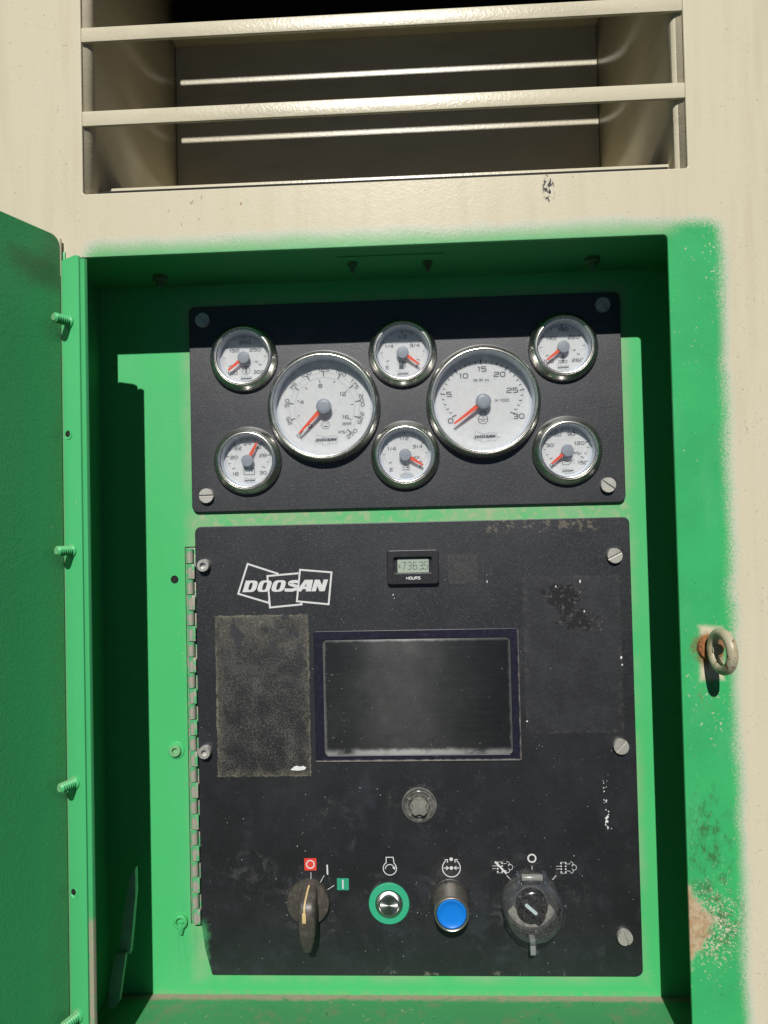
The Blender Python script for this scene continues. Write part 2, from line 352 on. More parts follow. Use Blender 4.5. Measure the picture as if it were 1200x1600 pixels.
def mat_screen():
    n = NT('scratched_screen_glass')
    sc = n.noise(1, 5, 0.75, n.vec(14, 1, 900))
    sc2 = n.noise(1, 4, 0.7, n.vec(40, 1, 2400, (3, 1, 2)))
    b = n.noise(20, 5, 0.7)
    c = n.mix(n.step(sc, 0.45, 0.8), (0.007, 0.009, 0.0095), (0.021, 0.026, 0.028))
    c = n.mix(n.mul(n.step(b, 0.52, 0.78), 0.3), c, (0.04, 0.046, 0.048))
    c = n.mix(n.mul(n.step(n.noise(330, 2, 0.6), 0.70, 0.74), 0.6), c, (0.18, 0.18, 0.17))
    # dust gathered along the rim of the glass
    dx = n.mn(n.sub(n.x, -81.6), n.sub(78.9, n.x)); dz = n.mn(n.sub(n.z, -194.8), n.sub(-96.3, n.z))
    w = n.mul(n.sub(n.noise(130, 4, 0.7), 0.5), 4.0)
    low = n.step(n.add(n.add(n.z, 194.8), w), 6.5, 0.5)
    rim = n.mx(n.mul(n.step(n.add(n.mn(dx, dz), w), 2.6, 0.2), 0.4), n.mul(low, n.step(n.noise(60, 4), 0.25, 0.6)))
    c = n.mix(n.mul(rim, 0.5), c, (0.20, 0.21, 0.205))
    nb = n.bump(n.add(sc, sc2), 0.00003, 0.4)
    tv = n.t.nodes.new('ShaderNodeCombineXYZ'); tv.inputs[2].default_value = 1.0
    sh = n.bsdf(c, n.lerp(rim, n.add(0.13, n.mul(b, 0.10)), 0.5), 0, nb, 0.8, Anisotropic=1.0)
    n.t.links.new(tv.outputs[0], sh.node.inputs['Tangent'])
    return n.done(sh)

def mat_screen_frame():
    n = NT('screen_frame_plastic')
    c = n.mix(n.step(n.noise(300, 3), 0.4, 0.7), (0.010, 0.010, 0.022), (0.017, 0.017, 0.033))
    w = n.mul(n.sub(n.noise(160, 4, 0.75), 0.5), 3.0)
    low = n.step(n.add(n.add(n.z, 200.7), w), 2.2, 0.2)
    rgt = n.mul(n.step(n.add(n.sub(86.5, n.x), w), 1.6, 0.0), 0.6)
    c = n.mix(n.mx(n.mul(low, 0.85), rgt), c, (0.33, 0.31, 0.28))
    scr = n.mul(n.step(n.noise(1, 3, 0.6, n.vec(30, 1, 600)), 0.68, 0.72), 0.5)
    c = n.mix(scr, c, (0.2, 0.2, 0.24))
    return n.done(n.bsdf(c, 0.36, 0, None, 0.5))

def mat_rust():
    n = NT('rusty_steel')
    c = n.mix(n.step(n.noise(260, 4, 0.7), 0.4, 0.65), (0.34, 0.135, 0.04), (0.15, 0.058, 0.025))
    c = n.mix(n.mul(n.step(n.noise(120, 4), 0.55, 0.7), 0.5), c, (0.50, 0.40, 0.25))
    return n.done(n.bsdf(c, 0.8, 0, n.bump(n.noise(600, 4, 0.7), 0.0004, 0.5)))

def mat_eye():
    n = NT('chipped_cream_steel')
    v = n.noise(170, 4, 0.7)
    c = n.mix(n.step(n.noise(60, 3), 0.4, 0.7), (0.46, 0.42, 0.30), (0.34, 0.28, 0.16))
    c = n.mix(n.step(v, 0.57, 0.63), c, (0.20, 0.10, 0.04))
    c = n.mix(n.step(n.noise(260, 3, 0.7, n.vec(1, 1, 1, (3, 3, 3))), 0.66, 0.70), c, (0.06, 0.05, 0.035))
    return n.done(n.bsdf(c, 0.38, 0, n.bump(v, 0.0004, 0.5)))

def mat_brushed(name, col, rough=0.3, aniso=0.85, radial=True):
    n = NT(name); t = n.t.nodes
    tg = t.new('ShaderNodeTangent'); tg.direction_type = 'RADIAL'; tg.axis = 'Y'
    s = n.bsdf(col, rough, 1.0, None, 0.5, Anisotropic=aniso)
    n.t.links.new(tg.outputs[0], s.node.inputs['Tangent'])
    return n.done(s)

def mat_chrome():
    n = NT('bezel_chrome')
    c = n.mix(n.step(n.noise(300, 4, 0.7), 0.55, 0.8), (0.84, 0.825, 0.79), (0.60, 0.57, 0.52))
    return n.done(n.bsdf(c, n.add(0.20, n.mul(n.noise(90, 3, 0.6), 0.14)), 1.0))

MT = {}
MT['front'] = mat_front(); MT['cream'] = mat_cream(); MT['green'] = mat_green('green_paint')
MT['slat'] = mat_cream('slat_cream_paint', CREAM, 0.30, 0.5)
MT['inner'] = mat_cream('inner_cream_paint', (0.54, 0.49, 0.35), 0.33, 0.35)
MT['backplate'] = mat_backplate(); MT['floor'] = mat_floor(); MT['door'] = mat_door()
def mat_return():
    n = NT('door_return_paint')
    c = n.mix(n.noise(11, 4, 0.6), (0.078, 0.485, 0.18), (0.066, 0.43, 0.158))
    w = n.mul(n.sub(n.noise(60, 4, 0.7), 0.5), 2.4)
    c = n.mix(n.mul(n.step(n.add(n.y, w), 2.4, 0.2), 0.55), c, (0.22, 0.30, 0.18))
    c = n.mix(n.mul(n.step(n.noise(1, 3, 0.6, n.vec(1, 120, 30)), 0.70, 0.74), 0.5), c, (0.40, 0.42, 0.30))
    return n.done(n.bsdf(c, 0.42, 0, n.bump(n.noise(400, 2), 0.0004, 0.10), 0.4))
MT['return'] = mat_return()
def mat_lip():
    n = NT('door_lip_paint')
    c = n.mix(n.noise(14, 4), (0.070, 0.455, 0.165), (0.060, 0.40, 0.145))
    w = n.mul(n.sub(n.noise(50, 4, 0.7), 0.5), 60)
    c = n.mix(n.mul(n.step(n.add(n.z, w), -272, -292), n.step(n.noise(200, 4, 0.7), 0.3, 0.5)), c, (0.36, 0.33, 0.25))
    return n.done(n.bsdf(c, 0.45, 0, n.bump(n.noise(300, 3), 0.0003, 0.2), 0.4))
MT['worn_lip'] = mat_lip()
MT['upper'] = mat_panel(False); MT['lower'] = mat_panel(True)
MT['res_l'] = mat_residue('left'); MT['res_r'] = mat_residue('right'); MT['res_s'] = mat_residue('small')
MT['chrome'] = mat_chrome()
def mat_dial():
    n = NT('dial_white')
    c = n.mix(n.step(n.noise(60, 3), 0.4, 0.7), (0.87, 0.90, 0.915), (0.85, 0.88, 0.90))
    s = n.bsdf(c, 0.5, 0, None, 0.4, Subsurface_Weight=0.8, Subsurface_Radius=(0.9, 1.0, 1.15), Subsurface_Scale=0.007)
    return n.done(s)
MT['dial'] = mat_dial()
MT['well'] = mat_plain('dial_well_grey', (0.62, 0.65, 0.70), 0.5)
MT['ink'] = mat_plain('dial_ink', (0.065, 0.07, 0.085), 0.6)
MT['ink_pale'] = mat_plain('dial_pale_ink', (0.42, 0.44, 0.47), 0.6)
MT['hub'] = mat_plain('hub_grey_plastic', (0.30, 0.32, 0.36), 0.42, nz=0.05)
MT['needle'] = mat_plain('needle_orange', (0.85, 0.085, 0.03), 0.4)
MT['glass'] = mat_clear('gauge_glass', (0.965, 0.975, 0.985), 0.02, 0.05, 1.45, (0.5, 0.5, 0.5), 200, 0.8)
MT['screw'] = mat_plain('screw_zinc', (0.60, 0.58, 0.53), 0.42, 0.55, 0.25, 700, dirt=0.4, dcol=(0.30, 0.28, 0.24))
MT['socket'] = mat_plain('socket_screw_steel', (0.66, 0.64, 0.60), 0.36, 0.6, 0.15, 700, dirt=0.3, dcol=(0.35, 0.33, 0.3))
MT['dark'] = mat_plain('dark_gap', (0.008, 0.008, 0.008), 0.8)
MT['blackrubber'] = mat_plain('black_plastic', (0.018, 0.018, 0.020), 0.42, 0, 0.1, 500, dirt=0.4, dcol=(0.05, 0.048, 0.045))
MT['lever'] = mat_plain('dusty_black_plastic', (0.055, 0.050, 0.043), 0.42, 0, 0.25, 420, dirt=0.6, dcol=(0.13, 0.115, 0.095))
MT['white'] = mat_plain('white_print', (0.66, 0.67, 0.68), 0.55, dirt=0.35, nscale=900, dcol=(0.45, 0.45, 0.45))
MT['fleck'] = mat_plain('white_paint_fleck', (0.72, 0.73, 0.73), 0.5)
MT['red'] = mat_plain('red_print', (0.72, 0.055, 0.035), 0.5, dirt=0.2, dcol=(0.5, 0.08, 0.06))
MT['gprint'] = mat_plain('green_print', (0.025, 0.33, 0.19), 0.5, dirt=0.2, dcol=(0.06, 0.30, 0.19))
MT['greenring'] = mat_plain('green_ring_plastic', (0.035, 0.40, 0.22), 0.42, dirt=0.15, dcol=(0.12, 0.36, 0.24))
MT['blue'] = mat_plain('blue_button_plastic', (0.006, 0.20, 0.72), 0.38, nz=0.06, nscale=200)
MT['brass'] = mat_plain('ivory_mark', (0.62, 0.47, 0.22), 0.5, dirt=0.3, dcol=(0.4, 0.3, 0.15))
MT['steelbutton'] = mat_brushed('turned_steel', (0.60, 0.60, 0.60), 0.46, 0.95)
MT['collar'] = mat_plain('worn_collar_metal', (0.42, 0.39, 0.34), 0.34, 0.85, 0.15, 500, dirt=0.5, dcol=(0.22, 0.2, 0.17))
MT['cover'] = mat_clear('clear_cover_plastic', (0.97, 0.975, 0.98), 0.13, 0.13, 1.6, (0.42, 0.41, 0.39), 480)
MT['cover_rim'] = mat_clear('clear_cover_rim', (0.85, 0.87, 0.87), 0.16, 0.45, 1.5, (0.16, 0.16, 0.155), 120)
MT['cover_tint'] = mat_clear('bluish_clear_plastic', (0.95, 0.965, 0.98), 0.10, 0.5, 1.6, (0.10, 0.125, 0.165), 25)
MT['capclear'] = mat_clear('grey_clear_plastic', (0.8, 0.8, 0.78), 0.15, 0.7, 1.55, (0.36, 0.355, 0.33), 90)
MT['knobgrey'] = mat_plain('translucent_grey_knob', (0.20, 0.195, 0.175), 0.3, 0, 0.15, 300, dirt=0.5, dcol=(0.28, 0.27, 0.24))
MT['barrel'] = mat_plain('grey_barrel_plastic', (0.22, 0.22, 0.21), 0.25, 0, 0.1, 300, dirt=0.4, dcol=(0.30, 0.29, 0.27))
MT['dust'] = mat_plain('settled_dust', (0.26, 0.25, 0.225), 0.9, nz=0.3, nscale=600, dirt=0.6, dcol=(0.06, 0.06, 0.06))
MT['capring'] = mat_plain('grey_cap_rim', (0.11, 0.11, 0.105), 0.3, dirt=0.5, dcol=(0.26, 0.255, 0.24))
MT['seat'] = mat_plain('dusty_switch_seat', (0.06, 0.06, 0.06), 0.6, nz=0.2, nscale=500, dirt=0.6, dcol=(0.13, 0.125, 0.115))
MT['latch'] = mat_plain('grey_latch_plastic', (0.24, 0.25, 0.25), 0.2, 0, 0.1, 300)
MT['pointer'] = mat_plain('pale_pointer', (0.55, 0.66, 0.70), 0.4)
MT['hinge'] = mat_hinge(); MT['screen'] = mat_screen(); MT['frame'] = mat_screen_frame()
MT['lcd'] = mat_plain('lcd_grey_green', (0.36, 0.43, 0.36), 0.3)
MT['lcdink'] = mat_plain('lcd_segment', (0.075, 0.095, 0.085), 0.5)
MT['meter'] = mat_plain('meter_black_plastic', (0.020, 0.020, 0.024), 0.40, 0, 0.35, 700, dirt=0.4, dcol=(0.045, 0.045, 0.05))
MT['rust'] = mat_rust(); MT['eye'] = mat_eye()
MT['core'] = mat_plain('black_core', (0.006, 0.006, 0.006), 0.9, dirt=0.25, nscale=500, dcol=(0.05, 0.045, 0.035))
MT['boltdark'] = mat_plain('rusty_green_bolt', (0.05, 0.16, 0.07), 0.6, 0, 0.3, 400, dirt=0.7, dcol=(0.10, 0.06, 0.03))
MT['stay'] = mat_plain('scuffed_lit_green_bar', (0.26, 0.50, 0.33), 0.4, 0.0, 0.2, 300, dirt=0.4, dcol=(0.22, 0.24, 0.18))  # scuffed bar, base lightened to paint in the light it catches
MT['ground'] = mat_plain('dusty_ground', (0.032, 0.031, 0.028), 0.95, nz=0.4, nscale=40, dirt=0.4, dcol=(0.05, 0.055, 0.035))

# ------------------------------------------------------------------ mesh helper (millimetres in, metres out)
class MB:
    def __init__(s): s.v = []; s.f = []; s.k = 0
    def face(s, idx): s.f.append(tuple(idx))
    def vert(s, x, y, z): s.v.append((x, y, z)); return len(s.v)-1
    def box(s, x0, x1, y0, y1, z0, z1):
        b = len(s.v)
        for x in (x0, x1):
            for y in (y0, y1):
                for z in (z0, z1): s.v.append((x, y, z))
        for q in ((0, 1, 3, 2), (4, 6, 7, 5), (0, 4, 5, 1), (2, 3, 7, 6), (0, 2, 6, 4), (1, 5, 7, 3)): s.f.append(tuple(b+i for i in q))
        return s
    def lathe(s, prof, seg=64, c=(0, 0), axis='y', close=False):
        # prof: (radius, depth) pairs; axis y: depth is y, circle in x,z about c
        rows = []
        for r, d in prof:
            if r <= 1e-6: rows.append([s.vert(*s._ax(axis, c, 0, 0, d))]*seg)
            else: rows.append([s.vert(*s._ax(axis, c, r*math.cos(2*math.pi*i/seg), r*math.sin(2*math.pi*i/seg), d)) for i in range(seg)])
        if close: rows.append(rows[0])
        for a, b in zip(rows, rows[1:]):
            for i in range(seg):
                j = (i+1) % seg; q = []
                for t in (a[i], a[j], b[j], b[i]):
                    if t not in q: q.append(t)
                if len(q) > 2: s.f.append(tuple(q))
        return s
    def _ax(s, axis, c, u, w, d):
        if axis == 'y': return (c[0]+u, d, c[1]+w)
        if axis == 'x': return (d, c[0]+u, c[1]+w)
        return (c[0]+u, c[1]+w, d)
    def flat(s, pts, y):
        s.f.append(tuple(s.vert(p[0], y, p[1]) for p in pts)); return s
    def prism(s, pts, y0, y1, taper=1.0):
        cx = sum(p[0] for p in pts)/len(pts); cz = sum(p[1] for p in pts)/len(pts)
        a = [s.vert(p[0], y0, p[1]) for p in pts]
        b = [s.vert(cx+(p[0]-cx)*taper, y1, cz+(p[1]-cz)*taper) for p in pts]
        n = len(pts); s.f.append(tuple(a)); s.f.append(tuple(reversed(b)))
        for i in range(n): s.f.append((a[i], b[i], b[(i+1) % n], a[(i+1) % n]))
        return s
    def line(s, pts, w, y, closed=False):          # flat mitred ribbon in the x,z plane
        s.k += 1; y = y - 0.006*(s.k % 8)
        n = len(pts)
        if n > 2 and closed and pts[0] == pts[-1]: pts = pts[:-1]; n -= 1
        L = []; Rr = []
        for i in range(n):
            p = Vector(pts[i])
            if closed: a, b = Vector(pts[i-1]), Vector(pts[(i+1) % n])
            else: a = Vector(pts[i-1]) if i else None; b = Vector(pts[i+1]) if i < n-1 else None
            d1 = (p-a).normalized() if a is not None else None; d2 = (b-p).normalized() if b is not None else None
            if d1 is None: d1 = d2
            if d2 is None: d2 = d1
            n1 = Vector((-d1.y, d1.x)); n2 = Vector((-d2.y, d2.x)); m = n1+n2
            m = m.normalized() if m.length > 1e-6 else n1
            k = min(1/max(m.dot(n1), 0.35), 2.2)*w/2
            L.append(s.vert(p.x+m.x*k, y, p.y+m.y*k)); Rr.append(s.vert(p.x-m.x*k, y, p.y-m.y*k))
        for i in range(n if closed else n-1):
            j = (i+1) % n; s.f.append((L[i], L[j], Rr[j], Rr[i]))
        return s
    def ring(s, cx, cz, r, w, y, seg=40, a0=0, a1=360):
        full = a1-a0 >= 360
        pts = [(cx+r*math.cos(R(a0+(a1-a0)*i/seg)), cz+r*math.sin(R(a0+(a1-a0)*i/seg))) for i in range(seg if full else seg+1)]
        return s.line(pts, w, y, full)
    def disc(s, cx, cz, rx, y, rz=None, seg=28):
        s.k += 1; rz = rz or rx
        return s.flat([(cx+rx*math.cos(2*math.pi*i/seg), cz+rz*math.sin(2*math.pi*i/seg)) for i in range(seg)], y-0.006*(s.k % 8))
    def tube(s, pts, r, seg=12, caps=True):
        rows = []; n = len(pts); P = [Vector(p) for p in pts]
        rad = r if isinstance(r, (list, tuple)) else [r]*n
        for i in range(n):
            d = (P[min(i+1, n-1)]-P[max(i-1, 0)]).normalized()
            h = Vector((0, 0, 1)) if abs(d.z) < 0.9 else Vector((1, 0, 0))
            u = d.cross(h).normalized(); w = d.cross(u)
            rows.append([s.vert(*(P[i]+rad[i]*(math.cos(2*math.pi*k/seg)*u+math.sin(2*math.pi*k/seg)*w))) for k in range(seg)])
        for a, b in zip(rows, rows[1:]):
            for k in range(seg): s.f.append((a[k], a[(k+1) % seg], b[(k+1) % seg], b[k]))
        if caps: s.f.append(tuple(rows[0])); s.f.append(tuple(reversed(rows[-1])))
        return s
    def torus(s, c, Rm, r, e1, e2, n=48, seg=16):
        c = Vector(c); e1 = Vector(e1).normalized(); e2 = Vector(e2).normalized(); e3 = e1.cross(e2); rows = []
        for i in range(n):
            a = 2*math.pi*i/n; rad = e1*math.cos(a)+e2*math.sin(a)
            rows.append([s.vert(*(c+rad*(Rm+r*math.cos(2*math.pi*k/seg))+e3*(r*math.sin(2*math.pi*k/seg)))) for k in range(seg)])
        for i in range(n):
            a, b = rows[i], rows[(i+1) % n]
            for k in range(seg): s.f.append((a[k], a[(k+1) % seg], b[(k+1) % seg], b[k]))
        return s
    def mesh(s, name):
        me = bpy.data.meshes.new(name)
        me.from_pydata([(x*MM, y*MM, z*MM) for x, y, z in s.v], [], s.f)
        bm = bmesh.new(); bm.from_mesh(me); bmesh.ops.recalc_face_normals(bm, faces=bm.faces); bm.to_mesh(me); bm.free()
        return me
    def build(s, name, mat, parent=None, smooth=True, bevel=0.0, ang=35):
        return link(name, s.mesh(name), mat, parent, smooth, bevel, ang)

def link(name, me, mat, parent=None, smooth=True, bevel=0.0, ang=35):
    me.materials.clear(); me.materials.append(MT[mat] if isinstance(mat, str) else mat)
    if bevel:
        bm = bmesh.new(); bm.from_mesh(me)
        bmesh.ops.remove_doubles(bm, verts=bm.verts, dist=1e-6)
        ed = [e for e in bm.edges if len(e.link_faces) == 2 and e.calc_face_angle(0) > R(40)]
        bmesh.ops.bevel(bm, geom=ed, offset=bevel*MM, segments=2, affect='EDGES', profile=0.6, clamp_overlap=True)
        bm.to_mesh(me); bm.free()
    if smooth:
        me.polygons.foreach_set('use_smooth', [True]*len(me.polygons)); me.set_sharp_from_angle(angle=R(ang))
    o = bpy.data.objects.new(name, me); scene.collection.objects.link(o)
    if parent is not None: o.parent = parent
    return o

def rrect(x0, x1, z0, z1, r, seg=6):
    pts = []
    for cx, cz, a in ((x1-r, z1-r, 0), (x0+r, z1-r, 90), (x0+r, z0+r, 180), (x1-r, z0+r, 270)):
        for i in range(seg+1):
            t = R(a+90*i/seg); pts.append((cx+r*math.cos(t), cz+r*math.sin(t)))
    return pts
def circ(cx, cz, r, seg=32): return [(cx+r*math.cos(2*math.pi*i/seg), cz+r*math.sin(2*math.pi*i/seg)) for i in range(seg)]

def plate(name, outer, holes, y0, y1, mat, parent, bevel=0.4):
    """sheet with holes between depths y0 (front) and y1 (back), rims rounded over"""
    cu = bpy.data.curves.new('outline', 'CURVE'); cu.dimensions = '2D'; cu.fill_mode = 'BOTH'
    for pts in [outer]+holes:
        sp = cu.splines.new('POLY'); sp.points.add(len(pts)-1); sp.use_cyclic_u = True
        for p, q in zip(sp.points, pts): p.co = (q[0]*MM, q[1]*MM, 0, 1)
    th = (y1-y0)/2
    cu.extrude = (th-bevel)*MM; cu.bevel_depth = bevel*MM; cu.bevel_resolution = 2; cu.offset = -bevel*MM
    ob = bpy.data.objects.new('outline', cu); scene.collection.objects.link(ob)
    dg = bpy.context.evaluated_depsgraph_get(); dg.update()
    me = bpy.data.meshes.new_from_object(ob.evaluated_get(dg), depsgraph=dg)
    bpy.data.objects.remove(ob); bpy.data.curves.remove(cu)
    yc = (y0+y1)/2*MM
    for v in me.vertices: x, y, z = v.co; v.co = (x, yc-z, y)
    bm = bmesh.new(); bm.from_mesh(me); bmesh.ops.remove_doubles(bm, verts=bm.verts, dist=1e-6)
    bmesh.ops.recalc_face_normals(bm, faces=bm.faces); bm.to_mesh(me); bm.free()
    me.name = name
    o = link(name, me, mat, parent, True, 0, 30)
    for p in me.polygons:
        if abs(p.normal.y) > 0.999: p.use_smooth = False
    return o

def thing(name, label, cat, loc=(0, 0, 0), rotz=0, group=None):
    o = bpy.data.objects.new(name, None); scene.collection.objects.link(o)
    o.empty_display_size = 0.01
    o.location = [c*MM for c in loc]; o.rotation_euler = (0, 0, rotz)
    o['label'] = label; o['category'] = cat
    if group: o['group'] = group
    return o
def sub(name, parent, loc=(0, 0, 0)):      # a part that only gathers its sub-parts
    o = bpy.data.objects.new(name, None); scene.collection.objects.link(o); o.parent = parent
    o.empty_display_size = 0.005; o.location = [c*MM for c in loc]; return o

# ------------------------------------------------------------------ stroke lettering
_C = 0.22
GL = {
 '0': [[(_C,0),(1-_C,0),(1,_C),(1,1-_C),(1-_C,1),(_C,1),(0,1-_C),(0,_C),(_C,0)]],
 '1': [[(.25,.86),(.55,1),(.55,0)]],
 '2': [[(0,.86),(.16,1),(.84,1),(1,.86),(1,.62),(.84,.52),(.16,.46),(0,.34),(0,0),(1,0)]],
 '3': [[(0,1),(.84,1),(1,.86),(1,.64),(.86,.52),(1,.40),(1,.14),(.84,0),(0,0)],[(.25,.52),(.86,.52)]],
 '4': [[(.78,0),(.78,1),(.6,1),(0,.34),(0,.28),(1,.28)]],
 '5': [[(1,1),(0,1),(0,.56),(.84,.56),(1,.42),(1,.14),(.84,0),(0,0)]],
 '6': [[(.9,1),(.2,1),(0,.8),(0,.16),(.16,0),(.84,0),(1,.14),(1,.42),(.84,.56),(0,.56)]],
 '7': [[(0,1),(1,1),(.35,0)]],
 '8': [[(.16,0),(.84,0),(1,.14),(1,.4),(.88,.53),(1,.66),(1,.86),(.84,1),(.16,1),(0,.86),(0,.66),(.12,.53),(0,.4),(0,.14),(.16,0)],[(.12,.53),(.88,.53)]],
 '9': [[(.1,0),(.8,0),(1,.2),(1,.84),(.84,1),(.16,1),(0,.86),(0,.58),(.16,.44),(1,.44)]],
 'A': [[(0,0),(0,.75),(.25,1),(.75,1),(1,.75),(1,0)],[(0,.4),(1,.4)]],
 'B': [[(0,0),(0,1),(.84,1),(1,.86),(1,.66),(.88,.53),(1,.4),(1,.14),(.84,0),(0,0)],[(0,.53),(.88,.53)]],
 'D': [[(0,0),(0,1),(.7,1),(1,.75),(1,.25),(.7,0),(0,0)]],
 'E': [[(1,1),(0,1),(0,0),(1,0)],[(0,.52),(.85,.52)]],
 'F': [[(1,1),(0,1),(0,0)],[(0,.5),(.85,.5)]],
 'H': [[(0,0),(0,1)],[(1,0),(1,1)],[(0,.5),(1,.5)]],
 'I': [[(.5,0),(.5,1)]],
 'M': [[(0,0),(0,1),(.5,.45),(1,1),(1,0)]],
 'O': [[(_C,0),(1-_C,0),(1,_C),(1,1-_C),(1-_C,1),(_C,1),(0,1-_C),(0,_C),(_C,0)]],
 'P': [[(0,0),(0,1),(.84,1),(1,.86),(1,.56),(.84,.42),(0,.42)]],
 'R': [[(0,0),(0,1),(.84,1),(1,.86),(1,.58),(.84,.44),(0,.44)],[(.5,.44),(1,0)]],
 'S': [[(1,1),(.16,1),(0,.86),(0,.66),(.16,.53),(.84,.5),(1,.38),(1,.14),(.84,0),(0,0)]],
 'U': [[(0,1),(0,.16),(.16,0),(.84,0),(1,.16),(1,1)]],
 'X': [[(0,0),(1,1)],[(0,1),(1,0)]],
 '/': [[(.1,0),(.9,1)]],
 '-': [[(.2,.5),(.8,.5)]],
}
def text(mb, s, cx, cz, h, w, st, y, gap=None, rot=0.0, slant=0.0):
    gap = w*0.32 if gap is None else gap
    adv = [(0.45*w if ch in '1I' else 0.28*w if ch in '.·\'' else 0.62*w if ch in '/°' else w) for ch in s]
    tot = sum(adv)+gap*(len(s)-1); x = -tot/2
    ca, sa = math.cos(rot), math.sin(rot)
    T = lambda u, v: (cx+(u+slant*v)*ca-v*sa, cz+(u+slant*v)*sa+v*ca)
    for ch, a in zip(s, adv):
        if ch in '.·': mb.disc(*T(x+a/2, (-h/2+st*0.6) if ch == '.' else 0), st*0.7, y, seg=10)
        elif ch == '°': mb.ring(*T(x+a/2, h*0.38), h*0.14, st*0.7, y, 12)
        elif ch in GL:
            for pl in GL[ch]:
                sx = w if ch in '1I' else a; ox = x-(w-a)/2 if ch in '1I' else x
                pts = [T(ox+u*sx, (v-0.5)*h) for u, v in pl]
                cl = pl[0] == pl[-1]
                mb.line(pts[:-1] if cl else pts, st, y, cl)
        x += a+gap

def emblem_lines(mb, cx, cz, w, y, lw, rot=0.0):
    """three overlapping tilted squares, design units 1000 wide"""
    k = w/1003.0; ca, sa = math.cos(rot), math.sin(rot)
    def T(u, v):
        a, b = (u-574)*k, -(v-317)*k
        return (cx+a*ca-b*sa, cz+a*sa+b*ca)
    mb.line([T(*p) for p in ((491,205),(497,188),(172,85),(72,405),(400,500),(406,478))], lw, y)
    mb.line([T(*p) for p in ((722,183),(386,214),(416,550),(756,515),(752,497))], lw, y)
    mb.line([T(*p) for p in ((738,146),(1076,172),(1046,512),(705,482))], lw, y, True)
def emblem_word(mb, cx, cz, w, y, rot=0.0):
    """heavy slanted capitals D O O S A N in the same design units"""
    k = w/1003.0; ca, sa = math.cos(rot), math.sin(rot); sl = 0.30; H = 124.0
    base = lambda u: 388-(u-115)*0.017
    def T(u, h):                      # u: left coordinate at the base line, h 0..1 of cap height
        x = u+sl*H*h; v = base(u)-H*h
        a, b = (x-574)*k, -(v-317)*k
        return (cx+a*ca-b*sa, cz+a*sa+b*ca)
    def loop(u0, u1, tu, th, left_square=False, n=32):
        o, i = [], []
        cu, hu = (u0+u1)/2, (u1-u0)/2
        for j in range(n):
            t = 2*math.pi*j/n; c_, s_ = math.cos(t), math.sin(t)
            sq = lambda c: math.copysign(abs(c)**0.62, c)
            ox, oz = sq(c_), sq(s_)
            if left_square and c_ < 0: ox = -1.0 if abs(s_) < 0.97 else ox; oz = math.copysign(1.0, s_) if abs(c_) > 0.02 and abs(s_) > 0.70 else sq(s_)
            o.append(T(cu+hu*ox, 0.5+0.5*oz)); i.append(T(cu+(hu-tu)*sq(c_), 0.5+(0.5-th)*sq(s_)))
        a = [mb.vert(p[0], y, p[1]) for p in o]; b = [mb.vert(p[0], y, p[1]) for p in i]
        for j in range(n): mb.f.append((a[j], a[(j+1) % n], b[(j+1) % n], b[j]))
    loop(117, 256, 52, 0.19, True); loop(268, 408, 50, 0.17); loop(420, 560, 50, 0.17)
    pts = [(702,.82),(650,.865),(606,.80),(604,.66),(640,.55),(684,.44),(692,.28),(656,.145),(610,.13),(566,.16)]
    sm = []
    for i in range(len(pts)-1):
        p0, p1, p2, p3 = pts[max(i-1, 0)], pts[i], pts[i+1], pts[min(i+2, len(pts)-1)]
        for t in (0, .25, .5, .75):
            sm.append(tuple(0.5*(2*p1[q]+(p2[q]-p0[q])*t+(2*p0[q]-5*p1[q]+4*p2[q]-p3[q])*t*t+(3*p1[q]-p0[q]-3*p2[q]+p3[q])*t**3) for q in (0, 1)))
    sm.append(pts[-1])
    mb.line([T(*p) for p in sm], 0.27*H*k, y-0.02)
    P = lambda pts, dy: mb.flat([T(*p) for p in pts], y-dy)
    P(((698,0),(750,0),(800,1),(752,1)), 0.03); P(((800,0),(856,0),(842,1),(776,1)), 0.04); P(((745,.20),(820,.20),(818,.42),(760,.42)), 0.05)
    P(((860,0),(908,0),(908,1),(860,1)), 0.03); P(((860,1),(912,1),(1000,0),(948,0)), 0.04); P(((955,0),(1003,0),(1003,1),(955,1)), 0.05)

# ================================================================== SETTING
gm = MB(); gm.box(-9000, 9000, -9000, 700, -1320, -1300)
g = gm.build('ground', 'ground', None, False); g['kind'] = 'structure'

# ------------------------------------------------------------------ the cabinet front
enc = thing('equipment_enclosure', 'cream steel enclosure front with louvre opening above a green painted recess', 'enclosure', (0, 0, 0))
FY0, FY1 = -76.0, -73.0
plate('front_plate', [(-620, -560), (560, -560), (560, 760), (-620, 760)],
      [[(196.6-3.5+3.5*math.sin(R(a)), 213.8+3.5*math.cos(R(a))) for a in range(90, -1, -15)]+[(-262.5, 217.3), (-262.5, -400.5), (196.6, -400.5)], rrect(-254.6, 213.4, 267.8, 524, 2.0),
       rrect(-247, 204, 577.4, 583.0, 1.0), rrect(-247, 204, 640.8, 646.4, 1.0)], FY0, FY1, 'front', enc, 0.9)  # two upper slits are out of view, added to throw light lines on the baffle
for z0, z1 in ((321.7, 333.6), (389.0, 400.6), (456.4, 468.0)):
    s = MB(); s.prism([(-254.4, z0), (213.2, z0), (213.2, z1), (-254.4, z1)], FY0-0.35, FY1-0.2)
    s.build('slat', 'slat', enc, True, 1.1)
